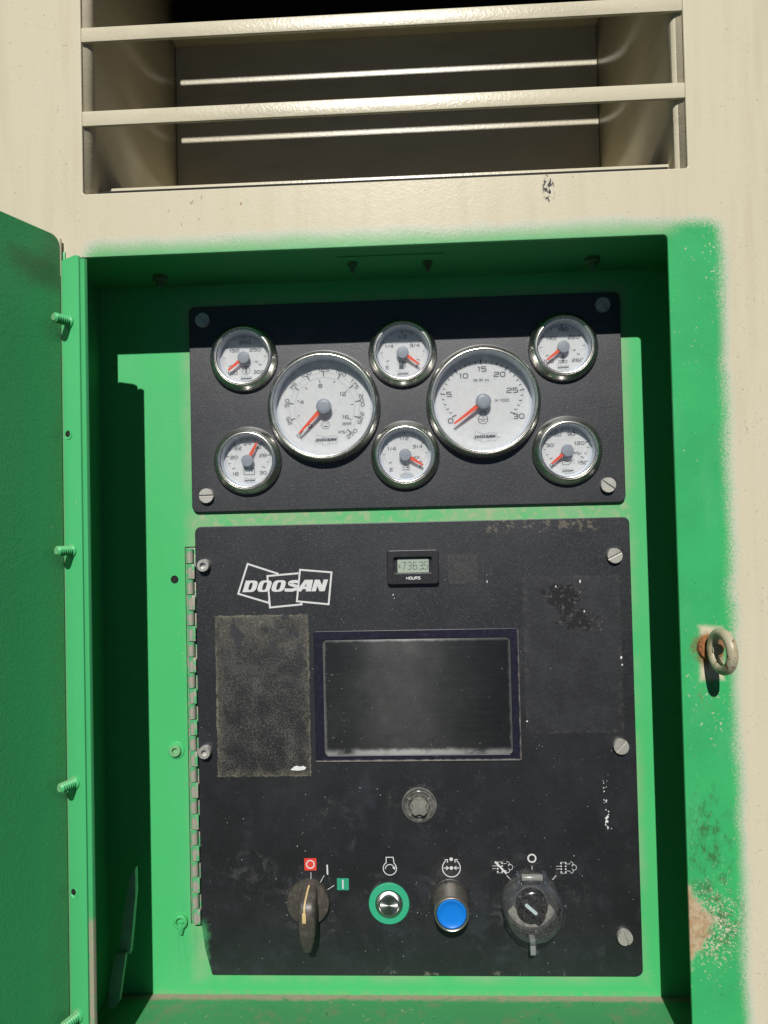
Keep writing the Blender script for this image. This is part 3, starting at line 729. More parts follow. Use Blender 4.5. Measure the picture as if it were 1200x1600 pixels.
# louvre duct: walls with a rolled front edge
def jamb(sign, xw, xf, name):
    prof = [(xf-6*sign, -72.6), (xf, -72.6)]
    r = abs(xw-xf)
    prof += [(xf+sign*r*math.sin(R(a)), -72.6+r*(1-math.cos(R(a)))) for a in range(15, 91, 15)]
    prof += [(xw, 131)]
    m = MB(); prev = None
    for x, y in prof:
        cur = (m.vert(x, y, 262), m.vert(x, y, 755))
        if prev: m.f.append((prev[0], cur[0], cur[1], prev[1]))
        prev = cur
    o = m.build(name, 'inner2', enc, True, 0, 40)
    md = o.modifiers.new('thickness', 'SOLIDIFY'); md.thickness = 0.0012; md.offset = 0
    return o
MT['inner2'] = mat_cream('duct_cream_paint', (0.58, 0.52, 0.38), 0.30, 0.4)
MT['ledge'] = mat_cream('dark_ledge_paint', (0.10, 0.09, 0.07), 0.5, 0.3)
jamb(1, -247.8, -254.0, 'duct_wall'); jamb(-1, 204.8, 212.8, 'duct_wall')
MB().tube([(-253.6, -66.6, 262), (-253.6, -66.6, 560)], 6.1, 28).build('rolled_edge', 'slat', enc)
MB().tube([(211.2, -66.6, 262), (211.2, -66.6, 560)], 6.1, 28).build('rolled_edge', 'slat', enc)
for y in (-38, -8, 22):
    MB().tube([(204.6, y, 275), (204.4, y+5, 520)], 0.3, 6).build('seam', 'inner2', enc)
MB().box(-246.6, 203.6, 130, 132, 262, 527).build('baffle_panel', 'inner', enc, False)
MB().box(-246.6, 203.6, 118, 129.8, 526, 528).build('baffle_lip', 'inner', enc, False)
MB().box(-262, 220, 198, 204, 240, 760).build('radiator_core', 'core', enc, False)
MB().box(-262, 220, -72.8, 204, 756, 759).build('duct_roof', 'core', enc, False)
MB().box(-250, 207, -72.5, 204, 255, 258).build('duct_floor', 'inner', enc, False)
for x0, x1 in ((-262, -247.0), (203.8, 220)): MB().box(x0, x1, 132.2, 204, 240, 757).build('duct_end', 'core', enc, False)
# sill and the ledges behind it
sl = MB(); prev = None
for a in range(0, 91, 15):
    y, z = -70.5+2.4*math.sin(R(a))-2.4, 265.2+2.9*math.cos(R(90-a))
    cur = (sl.vert(-252, y, z), sl.vert(211, y, z))
    if prev: sl.f.append((prev[0], prev[1], cur[1], cur[0]))
    prev = cur
cur = (sl.vert(-252, -64, 268.1), sl.vert(211, -64, 268.1)); sl.f.append((prev[0], prev[1], cur[1], cur[0]))
sl.build('sill', 'cream', enc)
MB().box(-247, 203, -64.5, -63.5, 258.2, 274.9).build('ledge_gap', 'dark', enc, False)
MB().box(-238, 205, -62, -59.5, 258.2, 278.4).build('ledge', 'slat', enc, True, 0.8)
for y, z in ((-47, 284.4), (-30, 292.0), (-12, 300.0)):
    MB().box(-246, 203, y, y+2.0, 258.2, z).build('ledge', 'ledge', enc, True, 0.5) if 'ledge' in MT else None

# ------------------------------------------------------------------ the recess
MT['shade_green'] = mat_green('recess_shaded_green', (0.050, 0.36, 0.125), 0.4, 0.12)  # darker copy of the green, recess shade put into the colour
GAUGES = [(-146.0, 151.7, 0), (-76.5, 106.6, 1), (-6.9, 151.5, 0), (61.6, 106.8, 1), (131.2, 151.8, 0), (-144.3, 61.3, 0), (-6.7, 62.6, 0), (132.0, 62.6, 0)]   # x, z, large
plate('back_plate', [(-276, -402), (246, -402), (246, 221), (-276, 221)], [circ(x, z, 44.6 if b else 24.6, 48) for x, z, b in GAUGES], 0, 3, 'backplate', enc, 0.2)
MB().box(-278, -275.6, -72.8, 2.8, -404, 221).build('recess_side', 'shade_green', enc, False)
MB().box(244, 246, -72.8, 2.8, -404, 221).build('recess_side', 'shade_green', enc, False)
MB().box(-275.5, 243.9, -72.8, -0.1, 218.8, 221).build('recess_ceiling', 'shade_green', enc, False)
MB().box(-275.5, 243.9, -72.8, -0.1, -404, -401.4).build('recess_floor', 'floor', enc, False)
for (x, y, r) in ((-211.9, -26, 6.5), (-46, -42, 4), (15.7, -38, 4), (151.3, -30, 6.5)):
    b = MB(); b.lathe([(0, 214.2), (r*0.8, 214.2), (r, 215.4), (r, 218.7)], 6, (x, y), 'z')
    b.lathe([(0, 209.8), (r*0.45, 209.8), (r*0.5, 210.5), (r*0.5, 214.2)], 16, (x, y), 'z')
    b.build('ceiling_bolt', 'boltdark', enc)
pl = MB(); pl.box(-58, 28, -54, -27, 218.0, 218.7); pl.build('ceiling_tab', 'shade_green', enc, False)
# empty hole, washer-headed bolt and the bolt sunk in a paint run, left of the hinge
h = MB(); h.lathe([(3.4, -0.5), (3.0, -0.55), (2.9, -0.1), (0, -0.05)], 28, (-212.4, -41.1)); h.build('mounting_hole', 'dark', enc)
def socket_mesh(r, hgt, hexr, depth, seg=36):
    m = MB(); rows = []
    out = [(r, 0), (r, -hgt*0.86), (r*0.93, -hgt), ]
    for rad, d in out: rows.append([m.vert(rad*math.cos(2*math.pi*i/seg), d, rad*math.sin(2*math.pi*i/seg)) for i in range(seg)])
    def hexp(t):
        a = (t % 60)-30; return hexr*math.cos(R(30))/math.cos(R(a))
    for d in (-hgt, -hgt+depth):
        rows.append([m.vert(hexp(360*i/seg)*math.cos(2*math.pi*i/seg), d, hexp(360*i/seg)*math.sin(2*math.pi*i/seg)) for i in range(seg)])
    for a, b in zip(rows, rows[1:]):
        for i in range(seg): m.f.append((a[i], a[(i+1) % seg], b[(i+1) % seg], b[i]))
    m.f.append(tuple(rows[-1]))
    return m.mesh('socket_screw')
sb = link('socket_bolt', socket_mesh(5.0, 3.5, 2.9, 2.2), 'backplate', enc); sb.location = (-0.2137, 0, -0.1906)
w = MB(); w.lathe([(7.6, 0), (7.6, -0.6), (7.0, -0.9), (4.5, -0.9)], 32, (-213.7, -190.6)); w.build('washer', 'backplate', enc)
pb = MB(); pb.lathe([(6.4, 0), (6.2, -2.6), (5.0, -3.8), (3.8, -3.6), (3.4, -1.0), (0, -0.8)], 28, (-211.6, -338.5))
pb.tube([(-211.4, -1.5, -339), (-211.2, -2.2, -344), (-211.4, -1.6, -349)], [3.0, 2.8, 1.8], 10); pb.build('painted_bolt', 'backplate', enc)
# door stay hanging in the dark left corner
ds = MB(); ds.prism([(-241.2, -281), (-246.5, -289), (-252.5, -322), (-256.0, -352), (-246.5, -352), (-244, -330), (-241, -300)], -26, -20)
ds.build('door_stay', 'stay', enc, True, 0.4)
ds = MB(); ds.prism([(-257, -349), (-262, -372), (-264.5, -390), (-260, -395), (-254, -388), (-251, -368), (-248, -349)], -31, -26.5)
ds.build('door_stay', 'stay', enc, True, 0.4)

# ------------------------------------------------------------------ open door on the left
ANG = R(22); cx_, cy_ = -241-24*math.cos(ANG), -105+24*math.sin(ANG)
door = thing('access_door', 'open green steel door with hinge flange and threaded studs, left edge', 'door', (cx_, cy_, 0), R(248))
# local x runs along the leaf away from the hinge, local y towards the recess side
plate('door_skin', [(0, -520)]+[(440, -520), (440, 226), ]+[(8-8*math.sin(R(a)), 218+8*math.cos(R(a))) for a in range(0, 91, 15)], [], -2.0, 0.0, 'door', door, 0.5)
def ysheet(pts, x0, x1):       # sheet in the local y,z plane
    m = MB(); a = [m.vert(x0, p[0], p[1]) for p in pts]; b = [m.vert(x1, p[0], p[1]) for p in pts]; n = len(pts)
    m.f.append(tuple(a)); m.f.append(tuple(reversed(b)))
    for i in range(n): m.f.append((a[i], b[i], b[(i+1) % n], a[(i+1) % n]))
    return m
ysheet([(0.05, 207.5), (3, 208), (15, 209.5), (18.0, 208.6), (18.6, 206.0), (18.6, -520), (0.05, -520)], -2.0, 0.0).build('hinge_flange', 'return', door, True, 0.35)
ysheet([(19.6, 206.2), (24.0, 205.6), (24.0, -520), (19.6, -520)], -3.4, -0.3).build('flange_lip', 'worn_lip', door, True, 0.5)
ysheet([(18.4, 205), (19.8, 205), (19.8, -520), (18.4, -520)], -3.4, -1.8).build('flange_groove', 'dark', door, False)
prof = [(0, 14.2), (2.4, 14.2), (3.0, 13.6)]
for i in range(6): prof += [(3.75, 12.9-i*1.9), (2.95, 11.95-i*1.9)]
prof += [(3.75, 1.6), (4.6, 1.2), (4.8, 0)]
stud_me = None
for z in (160.0, -11.5, -183.0, -353.0):
    if stud_me is None:
        m = MB(); m.lathe(prof, 20, (0, 0), 'x'); o = m.build('stud', 'return', door, True, 0, 25); stud_me = o.data
    else:
        o = bpy.data.objects.new('stud', stud_me); scene.collection.objects.link(o); o.parent = door
    o.location = (0, 0.0085, z*MM)
for z in (75.0, -264.5):
    m = MB(); m.lathe([(0, 0.05), (3.0, 0.05), (3.4, 0.5), (3.6, 0.05)], 24, (6.5, z), 'x'); o = m.build('flange_hole', 'return', door)
    m = MB(); m.lathe([(0, 0.35), (2.2, 0.35), (2.4, 0.08)], 20, (5.4, z+0.8), 'x'); m.build('hole_shade', 'dark', o)
pn = MB(); pn.tube([(-272.2, -79.5, 190), (-272.2, -79.5, 231.5)], 1.7, 12)
pin = pn.build('hinge_pin', 'cream', enc)
MB().box(-277, -268.8, -77.6, -76.2, 190, 222).build('hinge_leaf', 'green', enc, True, 0.3)

# ------------------------------------------------------------------ eyebolt on the right
eye = thing('eyebolt', 'chipped cream eyebolt on rusty base at right of the recess', 'eyebolt', (218.3, -76.2, -94.5))
m = MB(); m.lathe([(9.6, 0), (9.8, -1.0), (9.0, -2.4), (5.2, -3.0), (4.4, -3.2)], 36); m.build('base_washer', 'rust', eye)
m = MB(); m.tube([(0, -1, 0), (0.2, -6, 0), (0.4, -13, 0.4)], [4.6, 4.2, 4.0], 16); m.build('shank', 'eye', eye)
e1 = Vector((math.sin(R(-6)), -math.cos(R(-6)), 0)); e1 = Vector((0.12, -0.99, 0))
m = MB(); m.torus((-0.2, -21.0, 0.3), 13.0, 3.9, e1, (0, 0, 1)); m.build('ring', 'eye', eye)

# ================================================================== GAUGE PANEL
PF = -3.4         # face of the black panels
gp = thing('instrument_board', 'black textured panel carrying eight round gauges, partly in shadow at top', 'panel', (0, 0, 0))
plate('panel_plate', rrect(-194.8, 180.9, 17.4, 198.7, 5.5), [circ(x, z, 44.4 if b else 24.4, 48) for x, z, b in GAUGES], PF, -0.15, 'upper', gp, 0.5)
def slot_mesh(r, hgt, slot):
    m = MB(); m.lathe([(r, 0), (r, -hgt+1.3), (0, -hgt+1.3)], 36)
    a0 = math.asin(slot/r)
    for sgn in (1, -1):
        pts = [(r*math.cos(a0+(math.pi-2*a0)*i/16), sgn*r*math.sin(a0+(math.pi-2*a0)*i/16)) for i in range(17)]
        if sgn < 0: pts.reverse()
        m.prism(pts, -hgt+1.3, -hgt, 0.965)
    return m.mesh('slotted_screw')
slot_me = slot_mesh(6.4, 3.8, 0.85); sock_me = socket_mesh(5.4, 6.2, 3.0, 3.2)
def screw(me, name, mat, parent, x, z, ang=0, tilt=0):
    o = bpy.data.objects.new(name, me); scene.collection.objects.link(o); o.parent = parent
    if not me.materials:
        me.materials.append(MT[mat]); me.polygons.foreach_set('use_smooth', [True]*len(me.polygons)); me.set_sharp_from_angle(angle=R(30))
    o.location = (x*MM, PF*MM, z*MM); o.rotation_euler = (0, -R(ang), 0)
    return o
for x, z, a in ((-181.9, 185.8, -52), (165.4, 186.9, -62), (-181.1, 31.5, 1), (165.7, 32.2, -36)):
    screw(slot_me, 'slotted_screw', 'screw', gp, x, z, a)

# ------------------------------------------------------------------ gauges
def bezel_profile(big):
    if big: return [(r_, y_*0.69) for r_, y_ in [(49.2, 0), (49.4, -3.5), (49.0, -6.5), (48.0, -10.0), (46.9, -13.6), (46.4, -14.8), (45.8, -15.2), (45.3, -14.8), (45.0, -14.0), (44.6, -14.6), (44.1, -14.8), (43.4, -14.5), (43.0, -13.4)]]
    return [(r_, y_*0.67) for r_, y_ in [(29.7, 0), (29.9, -2.6), (29.5, -4.8), (28.1, -7.6), (26.5, -10.6), (26.0, -11.6), (25.4, -12.0), (24.9, -11.6), (24.6, -10.9), (24.2, -11.4), (23.6, -11.5), (22.9, -11.2), (22.5, -10.2)]]
MESH = {}
def gauge_mesh(key, fn, name):
    if key not in MESH: MESH[key] = fn().mesh(name)
    return MESH[key]
def shared(name, me, mat, parent, ang=35):
    if not me.materials: return link(name, me, mat, parent, True, 0, ang)
    o = bpy.data.objects.new(name, me); scene.collection.objects.link(o); o.parent = parent; return o
def needle_mesh(L, big):
    m = MB(); w0, w1 = (2.0, 0.75) if big else (1.55, 0.8)
    a = [(2.0, w0), (L, w1), (L, -w1), (2.0, -w0)]
    m.prism(a, 0, -0.7); return m
def gauge(label, x, z, big, nangle, c, s, texts, majors, minors, sweep=(205, -23), rmax=None, hgt=2.35, extra=None, logo=None, units=None):
    """c: dial centre and s: design units per mm of the numeral layout"""
    t = thing('gauge', label, 'gauge', (x, PF, z), 0, 'white faced chrome gauges on the black panel')
    D = lambda u, v: ((u-c[0])/s, -(v-c[1])/s)
    yd = 2.6 if big else 1.4              # the dial lies just behind the panel face
    Rd = 43.1 if big else 22.6
    shared('bezel', gauge_mesh(('bezel', big), lambda: MB().lathe(bezel_profile(big), 96), 'bezel'), 'chrome', t, 50)
    shared('inner_ring', gauge_mesh(('ring', big), lambda: MB().lathe([(Rd, -9.3 if big else -6.9), (Rd-0.9, yd-1.0), (Rd-1.6, yd-0.3), (Rd-2.2, yd-0.15)], 96), 'inner_ring'), 'well', t)
    dial = shared('dial', gauge_mesh(('dial', big), lambda: MB().lathe([(0, yd), (Rd+0.6, yd), (Rd+0.6, yd+1.6), (0, yd+1.6)], 72), 'dial'), 'dial', t)
    yi = yd-0.12
    tk = MB(); rm = rmax or (35.6 if big else 19.0)
    a0, a1 = sweep
    def rad(f_):
        e = min(f_, 1-f_)
        return rm if (rmax or e > 0.16) else rm*(0.77+0.23*(e/0.16))
    def tick(f_, l, wd):
        a = R(a0+(a1-a0)*f_); r_ = rad(f_); ca, sa = math.cos(a), math.sin(a)
        tk.line([((r_-l/2)*ca, (r_-l/2)*sa), ((r_+l/2)*ca, (r_+l/2)*sa)], wd, yi)
    for i in range(majors+1): tick(i/majors, (4.3 if big else 2.9), (0.85 if big else 0.62))
    if minors:
        for i in range(majors*minors+1):
            if i % minors: tick(i/(majors*minors), (2.3 if big else 1.6), (0.7 if big else 0.5))
    tk.build('tick_marks', 'ink', dial, False)
    ar = MB(); n = 60
    ar.line([((rad(i/n)+1.2)*math.cos(R(a0+(a1-a0)*i/n)), (rad(i/n)+1.2)*math.sin(R(a0+(a1-a0)*i/n))) for i in range(2, n-1)], 0.22, yi+0.03)
    tx = MB()
    for q in texts:
        s_, u, v = q[:3]; k = q[3] if len(q) > 3 else 1.0; rot = q[4] if len(q) > 4 else 0.0
        hh = hgt*k; px_, pz_ = D(u, v) if not (len(q) > 5) else (u, v)
        text(tx, s_, px_, pz_, hh*1.08, hh*1.08, hh*0.205, yi, hh*0.40, rot)
    tx.build('numerals', 'ink', dial, False)
    if extra:
        ic = MB(); extra(ic, D, s, yi, ar); ic.build('symbol', 'ink', dial, False)
    ar.build('arc_line', 'ink_pale', dial, False)
    if logo:
        u, v, w_ = logo; px_, pz_ = D(u, v); lg = MB()
        emblem_lines(lg, px_, pz_, w_, yi, w_*(0.016 if big else 0.028)); 
        lg.build('emblem_frame', 'ink_pale' if big else 'ink_pale', dial, False)
        lw = MB(); emblem_word(lw, px_, pz_, w_, yi-0.06); lw.build('emblem_word', 'ink', dial, False)
    L = 31.5 if big else 17.6
    nd = shared('needle', gauge_mesh(('needle', big), lambda: needle_mesh(L, big), 'needle'), 'needle', t)
    nd.location = (0, (yd-5.2)*MM if big else (yd-4.0)*MM, 0); nd.rotation_euler = (0, -R(nangle), 0)
    hr, hh = (6.7, 7.4) if big else (5.3, 5.8)
    shared('hub', gauge_mesh(('hub', big), lambda: MB().lathe([(hr*0.8, yd), (hr*0.86, yd-1), (hr*0.97, yd-hh+1.6), (hr, yd-hh+1.2), (hr*0.985, yd-hh+0.5), (hr*0.93, yd-hh), (hr*0.5, yd-hh-0.25), (0, yd-hh-0.3)], 48), 'hub'), 'hub', t, 50)
    yg = -9.2 if big else -6.8
    shared('glass', gauge_mesh(('glass', big), lambda: MB().lathe([(0, yg), (Rd-0.1, yg), (Rd-0.1, yg+1.2), (0, yg+1.2)], 72), 'glass'), 'glass', t)
    return t

def sym_temp_oil(m, D, s, y, ar):
    c = D(567, 845); m.ring(*c, 3.5, 0.4, y); m.line([(c[0], c[1]+2.6), (c[0], c[1]-1.2)], 0.8, y); m.disc(c[0], c[1]-1.7, 0.8, y)
    for dz in (0.3, 1.2, 2.1): m.line([(c[0]+0.6, c[1]+dz), (c[0]+1.6, c[1]+dz)], 0.35, y)
    m.line([(c[0]-2.4, c[1]+0.4), (c[0]-1.2, c[1]+0.9)], 0.4, y)
def sym_fuel(m, D, s, y, ar):
    c = D(540, 815); x, z = c
    m.line([(x-1.7, z-3.4), (x-1.7, z+3.2), (x+1.5, z+3.2), (x+1.5, z-3.4)], 0.5, y); m.line([(x-2.3, z-3.5), (x+2.1, z-3.5)], 0.5, y)
    m.flat([(x-1.5, z-3.2), (x+1.3, z-3.2), (x+1.3, z+0.4), (x-1.5, z+0.4)], y-0.07)
    m.line([(x+1.5, z+3.0), (x+3.0, z+2.4), (x+3.6, z+1.0), (x+3.6, z-1.8), (x+3.0, z-2.4), (x+2.5, z-1.8), (x+2.5, z-0.4), (x+1.6, z)], 0.35, y)
def sym_temp_water(m, D, s, y, ar):
    x, z = D(585, 815)
    m.line([(x, z+3.4), (x, z-2.0)], 0.75, y); m.disc(x, z-2.2, 0.9, y)
    for dz in (0.6, 1.7, 2.8): m.line([(x+0.4, z+dz), (x+2.0, z+dz)], 0.45, y)
    for zz in (z-1.8, z-3.6): m.line([(x-4+i*1.0, zz+(0.35 if i % 2 else -0.35)) for i in range(9)], 0.38, y)
def sym_batt(m, D, s, y, ar):
    x, z = D(622, 765)
    m.line([(x-4.6, z-2.7), (x+4.6, z-2.7), (x+4.6, z+2.4), (x-4.6, z+2.4)], 0.5, y, True)
    for sx in (-1, 1): m.flat([(x+sx*2.8-1.1, z+2.7), (x+sx*2.8+1.1, z+2.7), (x+sx*2.8+1.1, z+3.5), (x+sx*2.8-1.1, z+3.5)], y)
    m.line([(x-3.4, z+0.5), (x-1.8, z+0.5)], 0.45, y); m.line([(x+1.8, z+0.5), (x+3.4, z+0.5)], 0.45, y); m.line([(x+2.6, z-0.3), (x+2.6, z+1.3)], 0.45, y)
def sym_def(m, D, s, y, ar):
    x, z = D(590, 790)
    m.line([(x-3.4+i*0.85, z-2.5+(0.5 if i % 2 else -0.4)) for i in range(9)], 0.4, y)
    m.line([(x-3.3, z-0.2), (x-1.2, z-0.2)], 0.5, y); m.line([(x-0.8, z+1.5), (x+1.5, z+1.5), (x+2.6, z+0.8), (x+2.8, z-0.6), (x+1.4, z-1.2)], 0.4, y)
    m.line([(x-1.8, z+1.2), (x-0.8, z+2.8), (x-0.2, z+1.0)], 0.4, y); m.disc(x+1.0, z-0.2, 0.7, y)
    c = D(600, 930); ar.disc(c[0], c[1], 5.6, y, 2.6)
def sym_oil(m, D, s, y, ar):
    x, z = D(620, 815)
    m.line([(x-4.0, z+1.6), (x-3.6, z-2.0), (x+1.6, z-2.0), (x+5.0, z+1.6), (x+6.0, z+2.2)], 0.45, y)
    m.line([(x-4.0, z+1.6), (x-0.6, z+1.2), (x+1.6, z+0.6), (x+4.6, z+1.8)], 0.45, y)
    m.line([(x-3.8, z+0.6), (x-6.2, z+1.0), (x-6.4, z+2.4), (x-4.4, z+2.2)], 0.4, y); m.line([(x-1.6, z+1.4), (x-1.6, z+2.6)], 0.7, y); m.disc(x+6.1, z-0.6, 0.4, y)
def engine_icon(m, x, z, r, y, lw):
    a = [(x+r*math.cos(R(t)), z+r*math.sin(R(t))) for t in range(122, 419, 12)]
    m.line([(x-r*0.53, z+r*1.65), *a, (x+r*0.53, z+r*1.65)], lw, y, True)
def sym_engine(m, D, s, y, ar):
    x, z = D(585, 800); engine_icon(m, x, z, 4.1, y, 0.5); m.line([(x-4.1, z), (x+4.1, z)], 0.4, y)
    m.line([(x-2+i*0.8, z-1.6+(0.4 if i % 2 else -0.4)) for i in range(6)], 0.35, y); text(m, 'II', x, z+1.6, 1.2, 1.2, 0.3, y)
    c = D(735, 988); m.disc(c[0], c[1], 0.5, y)
def sym_press(m, D, s, y, ar):
    c = D(618, 822); m.ring(*c, 3.5, 0.32, y); m.line([(c[0]-1.4, c[1]-1.4), (c[0]+1.6, c[1]-1.4)], 0.8, y)
    ar.ring(*c, 2.0, 0.25, y, 20, 20, 160)
    ar.ring(0, 0, 26.4, 0.22, y, 70, -40, 222)
    bar = [(333, 560), (330, 718), (420, 428), (563, 357), (720, 368), (848, 467), (905, 612), (880, 770)]
    for u, v in bar:
        px_, pz_ = D(u, v); l = math.hypot(px_, pz_); k = 1.1/l
        m.line([(px_*(1-k), pz_*(1-k)), (px_*(1+k), pz_*(1+k))], 0.6, y)

gauge('small gauge top left reading 100 to 300 with red needle at lower left', -146.0, 151.7, False, 218, (549, 636), 19.8,
      [('200', 560, 352), ('150', 365, 492), ('250', 735, 487), ('100', 330, 885), ('300', 790, 878), ('°F', 745, 705, 0.75)], 4, 2, extra=sym_temp_oil, logo=(567, 985, 10.0))
psi = []
for i in range(11):
    a = 226-27.1*i; rr_ = 33.4
    psi.append((str(25*i), rr_*math.cos(R(a)), rr_*math.sin(R(a)), 1.0, R(a-90) if 1 <= i <= 9 else R(-35 if i == 0 else 40), True))
psi += [('8', 570, 405), ('4', 372, 574), ('12', 808, 500), ('16', 832, 745), ('0', 452, 830), ('BAR', 845, 817, 0.7), ('PSI', 800, 905, 0.8)]
gauge('large gauge with BAR and PSI scales on the left', -76.5, 106.6, True, 226, (610, 637), 12.1, psi, 10, 0, (226, -45), 29.6, 2.6, sym_press, (622, 980, 20.0))
gauge('small fuel gauge in upper middle with needle at F and pump symbol', -6.9, 151.5, False, -37, (564, 630), 18.94,
      [('1/2', 565, 355), ('1/4', 345, 503), ('3/4', 765, 500), ('E', 312, 853), ('F', 812, 845)], 4, 2, extra=sym_fuel, logo=(560, 965, 10.0))
gauge('large RPM tachometer gauge numbered 0 to 30 right of centre', 61.6, 106.8, True, 216, (587, 629), 11.77,
      [('15', 588, 285), ('10', 398, 350), ('20', 765, 345), ('5', 245, 535), ('25', 890, 512), ('0', 255, 808), ('30', 948, 780), ('R·P·M', 577, 402, 0.62), ('X·100', 782, 612, 0.58)],
      6, 5, (204, -21), None, 3.6, sym_engine, (600, 978, 20.0))
gauge('small gauge top right numbered 100 to 260 with thermometer and waves symbol', 131.2, 151.8, False, 217, (583, 641), 18.94,
      [('180', 605, 335), ('140', 405, 475), ('220', 770, 470), ('100', 352, 850), ('260', 825, 850), ('°F', 765, 690, 0.75)], 4, 2, extra=sym_temp_water, logo=(585, 960, 10.0))
gauge('small voltmeter gauge at lower left with battery symbol and needle near 26', -144.3, 61.3, False, 61, (613, 595), 18.15,
      [('24', 605, 316), ('22', 447, 388), ('26', 757, 375), ('20', 382, 532), ('28', 845, 512), ('18', 400, 797), ('30', 842, 787)], 6, 2, extra=sym_batt, logo=(627, 905, 10.0))
gauge('small gauge in lower middle with needle at F above a grey oval', -6.7, 62.6, False, -31, (581, 606), 18.15,
      [('1/2', 570, 340), ('1/4', 370, 498), ('3/4', 775, 472), ('E', 358, 828), ('F', 830, 795), ('DEF', 745, 650, 0.75)], 4, 2, extra=sym_def)
gauge('small oil pressure gauge at lower right numbered 0 to 150 PSI', 132.0, 62.6, False, 219, (618, 636), 18.15,
      [('60', 490, 376), ('90', 700, 370), ('30', 365, 540), ('120', 822, 520), ('0', 380, 855), ('150', 868, 825), ('PSI', 790, 677, 0.8)], 5, 3, extra=sym_oil, logo=(630, 948, 10.0))

# ================================================================== CONTROL PANEL
cp = thing('control_panel', 'black hinged lower panel with white emblem, screen, buttons and sticker residue', 'panel', (0, 0, 0))
op = rrect(-192.7, 183.3, -382.8, 4.6, 5.5)
out = [p for p in op if not (p[0] < -180 and p[1] < -370)]
# lower left corner is cut back at a slant
k = next(i for i, p in enumerate(out) if p[0] > -180 and p[1] < -300)
out[k:k] = [(-192.7, -338.0), (-190.0, -360.0), (-184.0, -382.8)]
plate('panel_plate', out, [], PF, -0.15, 'lower', cp, 0.5)
for x, z, a in ((169.4, -28.1, 27), (170.0, -189.5, 47), (168.4, -348.9, -72)): screw(slot_me, 'slotted_screw', 'screw', cp, x, z, a)
for x, z in ((-184.4, -29.2), (-186.1, -190.6)): screw(sock_me, 'socket_screw', 'socket', cp, x, z, random.uniform(0, 60))
# piano hinge
hg = sub('piano_hinge', cp)
MB().box(-202.0, -193.2, -0.9, -0.1, -340, -13.8).build('hinge_leaf', 'hinge', hg, True, 0.2)
MB().box(-202.7, -202.05, -0.7, -0.05, -340.5, -13.2).build('hinge_gap', 'dark', hg, False)
MB().box(-202.7, -193.4, -0.6, -0.05, -13.7, -12.7).build('hinge_gap', 'dark', hg, False)
kn_me = None; N = 24; p0, p1 = -14.2, -339.5; pit = (p1-p0)/N
for i in range(N):
    if kn_me is None:
        m = MB(); m.lathe([(0, 0), (2.5, 0), (3.1, -0.4), (3.1, pit+0.9), (2.5, pit+0.5), (0, pit+0.5)], 18, (0, 0), 'z'); o = m.build('knuckle', 'hinge', hg, True, 0, 40); kn_me = o.data
    else:
        o = bpy.data.objects.new('knuckle', kn_me); scene.collection.objects.link(o); o.parent = hg
    o.location = ((-197.6+(0.5 if i % 2 else 0))*MM, -2.9*MM, (p0+pit*i)*MM)
    lf = MB()
    if i % 2: lf.box(-197, -193.0, -5.4, -3.6, p0+pit*i-0.3, p0+pit*(i+1)+0.6)
    else: lf.box(-201.6, -198.2, -2.2, -0.9, p0+pit*i-0.3, p0+pit*(i+1)+0.6)
    lf.build('knuckle_leaf', 'hinge', hg, True, 0.2)
# sticker residue sheets
def ragged(x0, x1, z0, z1, amp, n=46):
    pts = []
    def side(a, b, m):
        for i in range(m):
            t = i/m; pts.append((a[0]+(b[0]-a[0])*t+random.uniform(-amp, amp), a[1]+(b[1]-a[1])*t+random.uniform(-amp, amp)))
    side((x0, z0), (x1, z0), n); side((x1, z0), (x1, z1), int(n*1.6)); side((x1, z1), (x0, z1), n); side((x0, z1), (x0, z0), int(n*1.6))
    return pts
def sheet(name, pts, mat, y, th=0.12):
    m = MB(); m.prism(pts, y, y-th); return m.build(name, mat, cp, False)
o = sheet('sticker_residue', ragged(-176.0, -94.3, -213.0, -73.6, 0.55), 'res_l', PF-0.03); o['label'] = 'brown adhesive residue left of the screen'
o = sheet('sticker_residue', ragged(91.0, 173.5, -178.4, -44.5, 0.5), 'res_r', PF-0.03, 0.06); o['label'] = 'faint torn sticker outline right of the screen'
o = sheet('sticker_residue', ragged(28.2, 52.8, -49.9, -24.0, 0.35, 16), 'res_s', PF-0.03, 0.06); o['label'] = 'small square of adhesive residue beside the hour meter'
m = MB(); y = PF-0.3
m.flat([(-112.5,-207.6),(-109,-204.5),(-106.5,-203.9),(-104,-204.8),(-101,-204.0),(-98.5,-205.5),(-100,-207.4),(-106,-208.2)], y); m.build('paper_scrap', 'fleck', cp, False)
fk = MB()
def fleck(x, z, r, st=1.0):
    a0 = random.uniform(0, 6.28); n = 6
    fk.k += 1
    fk.flat([(x+r*random.uniform(.6, 1.1)*math.cos(a0+2*math.pi*i/n), z+st*r*random.uniform(.6, 1.1)*math.sin(a0+2*math.pi*i/n)) for i in range(n)], PF-0.12-0.005*(fk.k % 9))
for i in range(26):
    t = random.random(); fleck(156.6+random.gauss(0, 1.4)+(1.0 if t > .9 else 0), -214-46*t, random.uniform(0.25, 0.75), 1.3)
for i in range(8): fleck(156.5+random.gauss(0, 0.7), -251+random.gauss(0, 3.2), random.uniform(0.6, 1.0), 1.6)
for x, z, r, st in ((140, -49.5, 0.8, 2.6), (119.5, -53.5, 0.6, 1.6), (143, -75, 0.7, 1.6), (173, -115, 1.0, 1.5), (173.6, -121, 0.8, 1.5), (92, -168, 0.9, 1), (61, -48, 0.5, 3), (-20, -58, .6, 1.4), (-19, -61, .4, 1)): fleck(x, z, r, st)
for i in range(45): fleck(random.uniform(-170, 165), random.uniform(-375, -215), random.uniform(0.15, 0.38), random.uniform(0.8, 2.0))
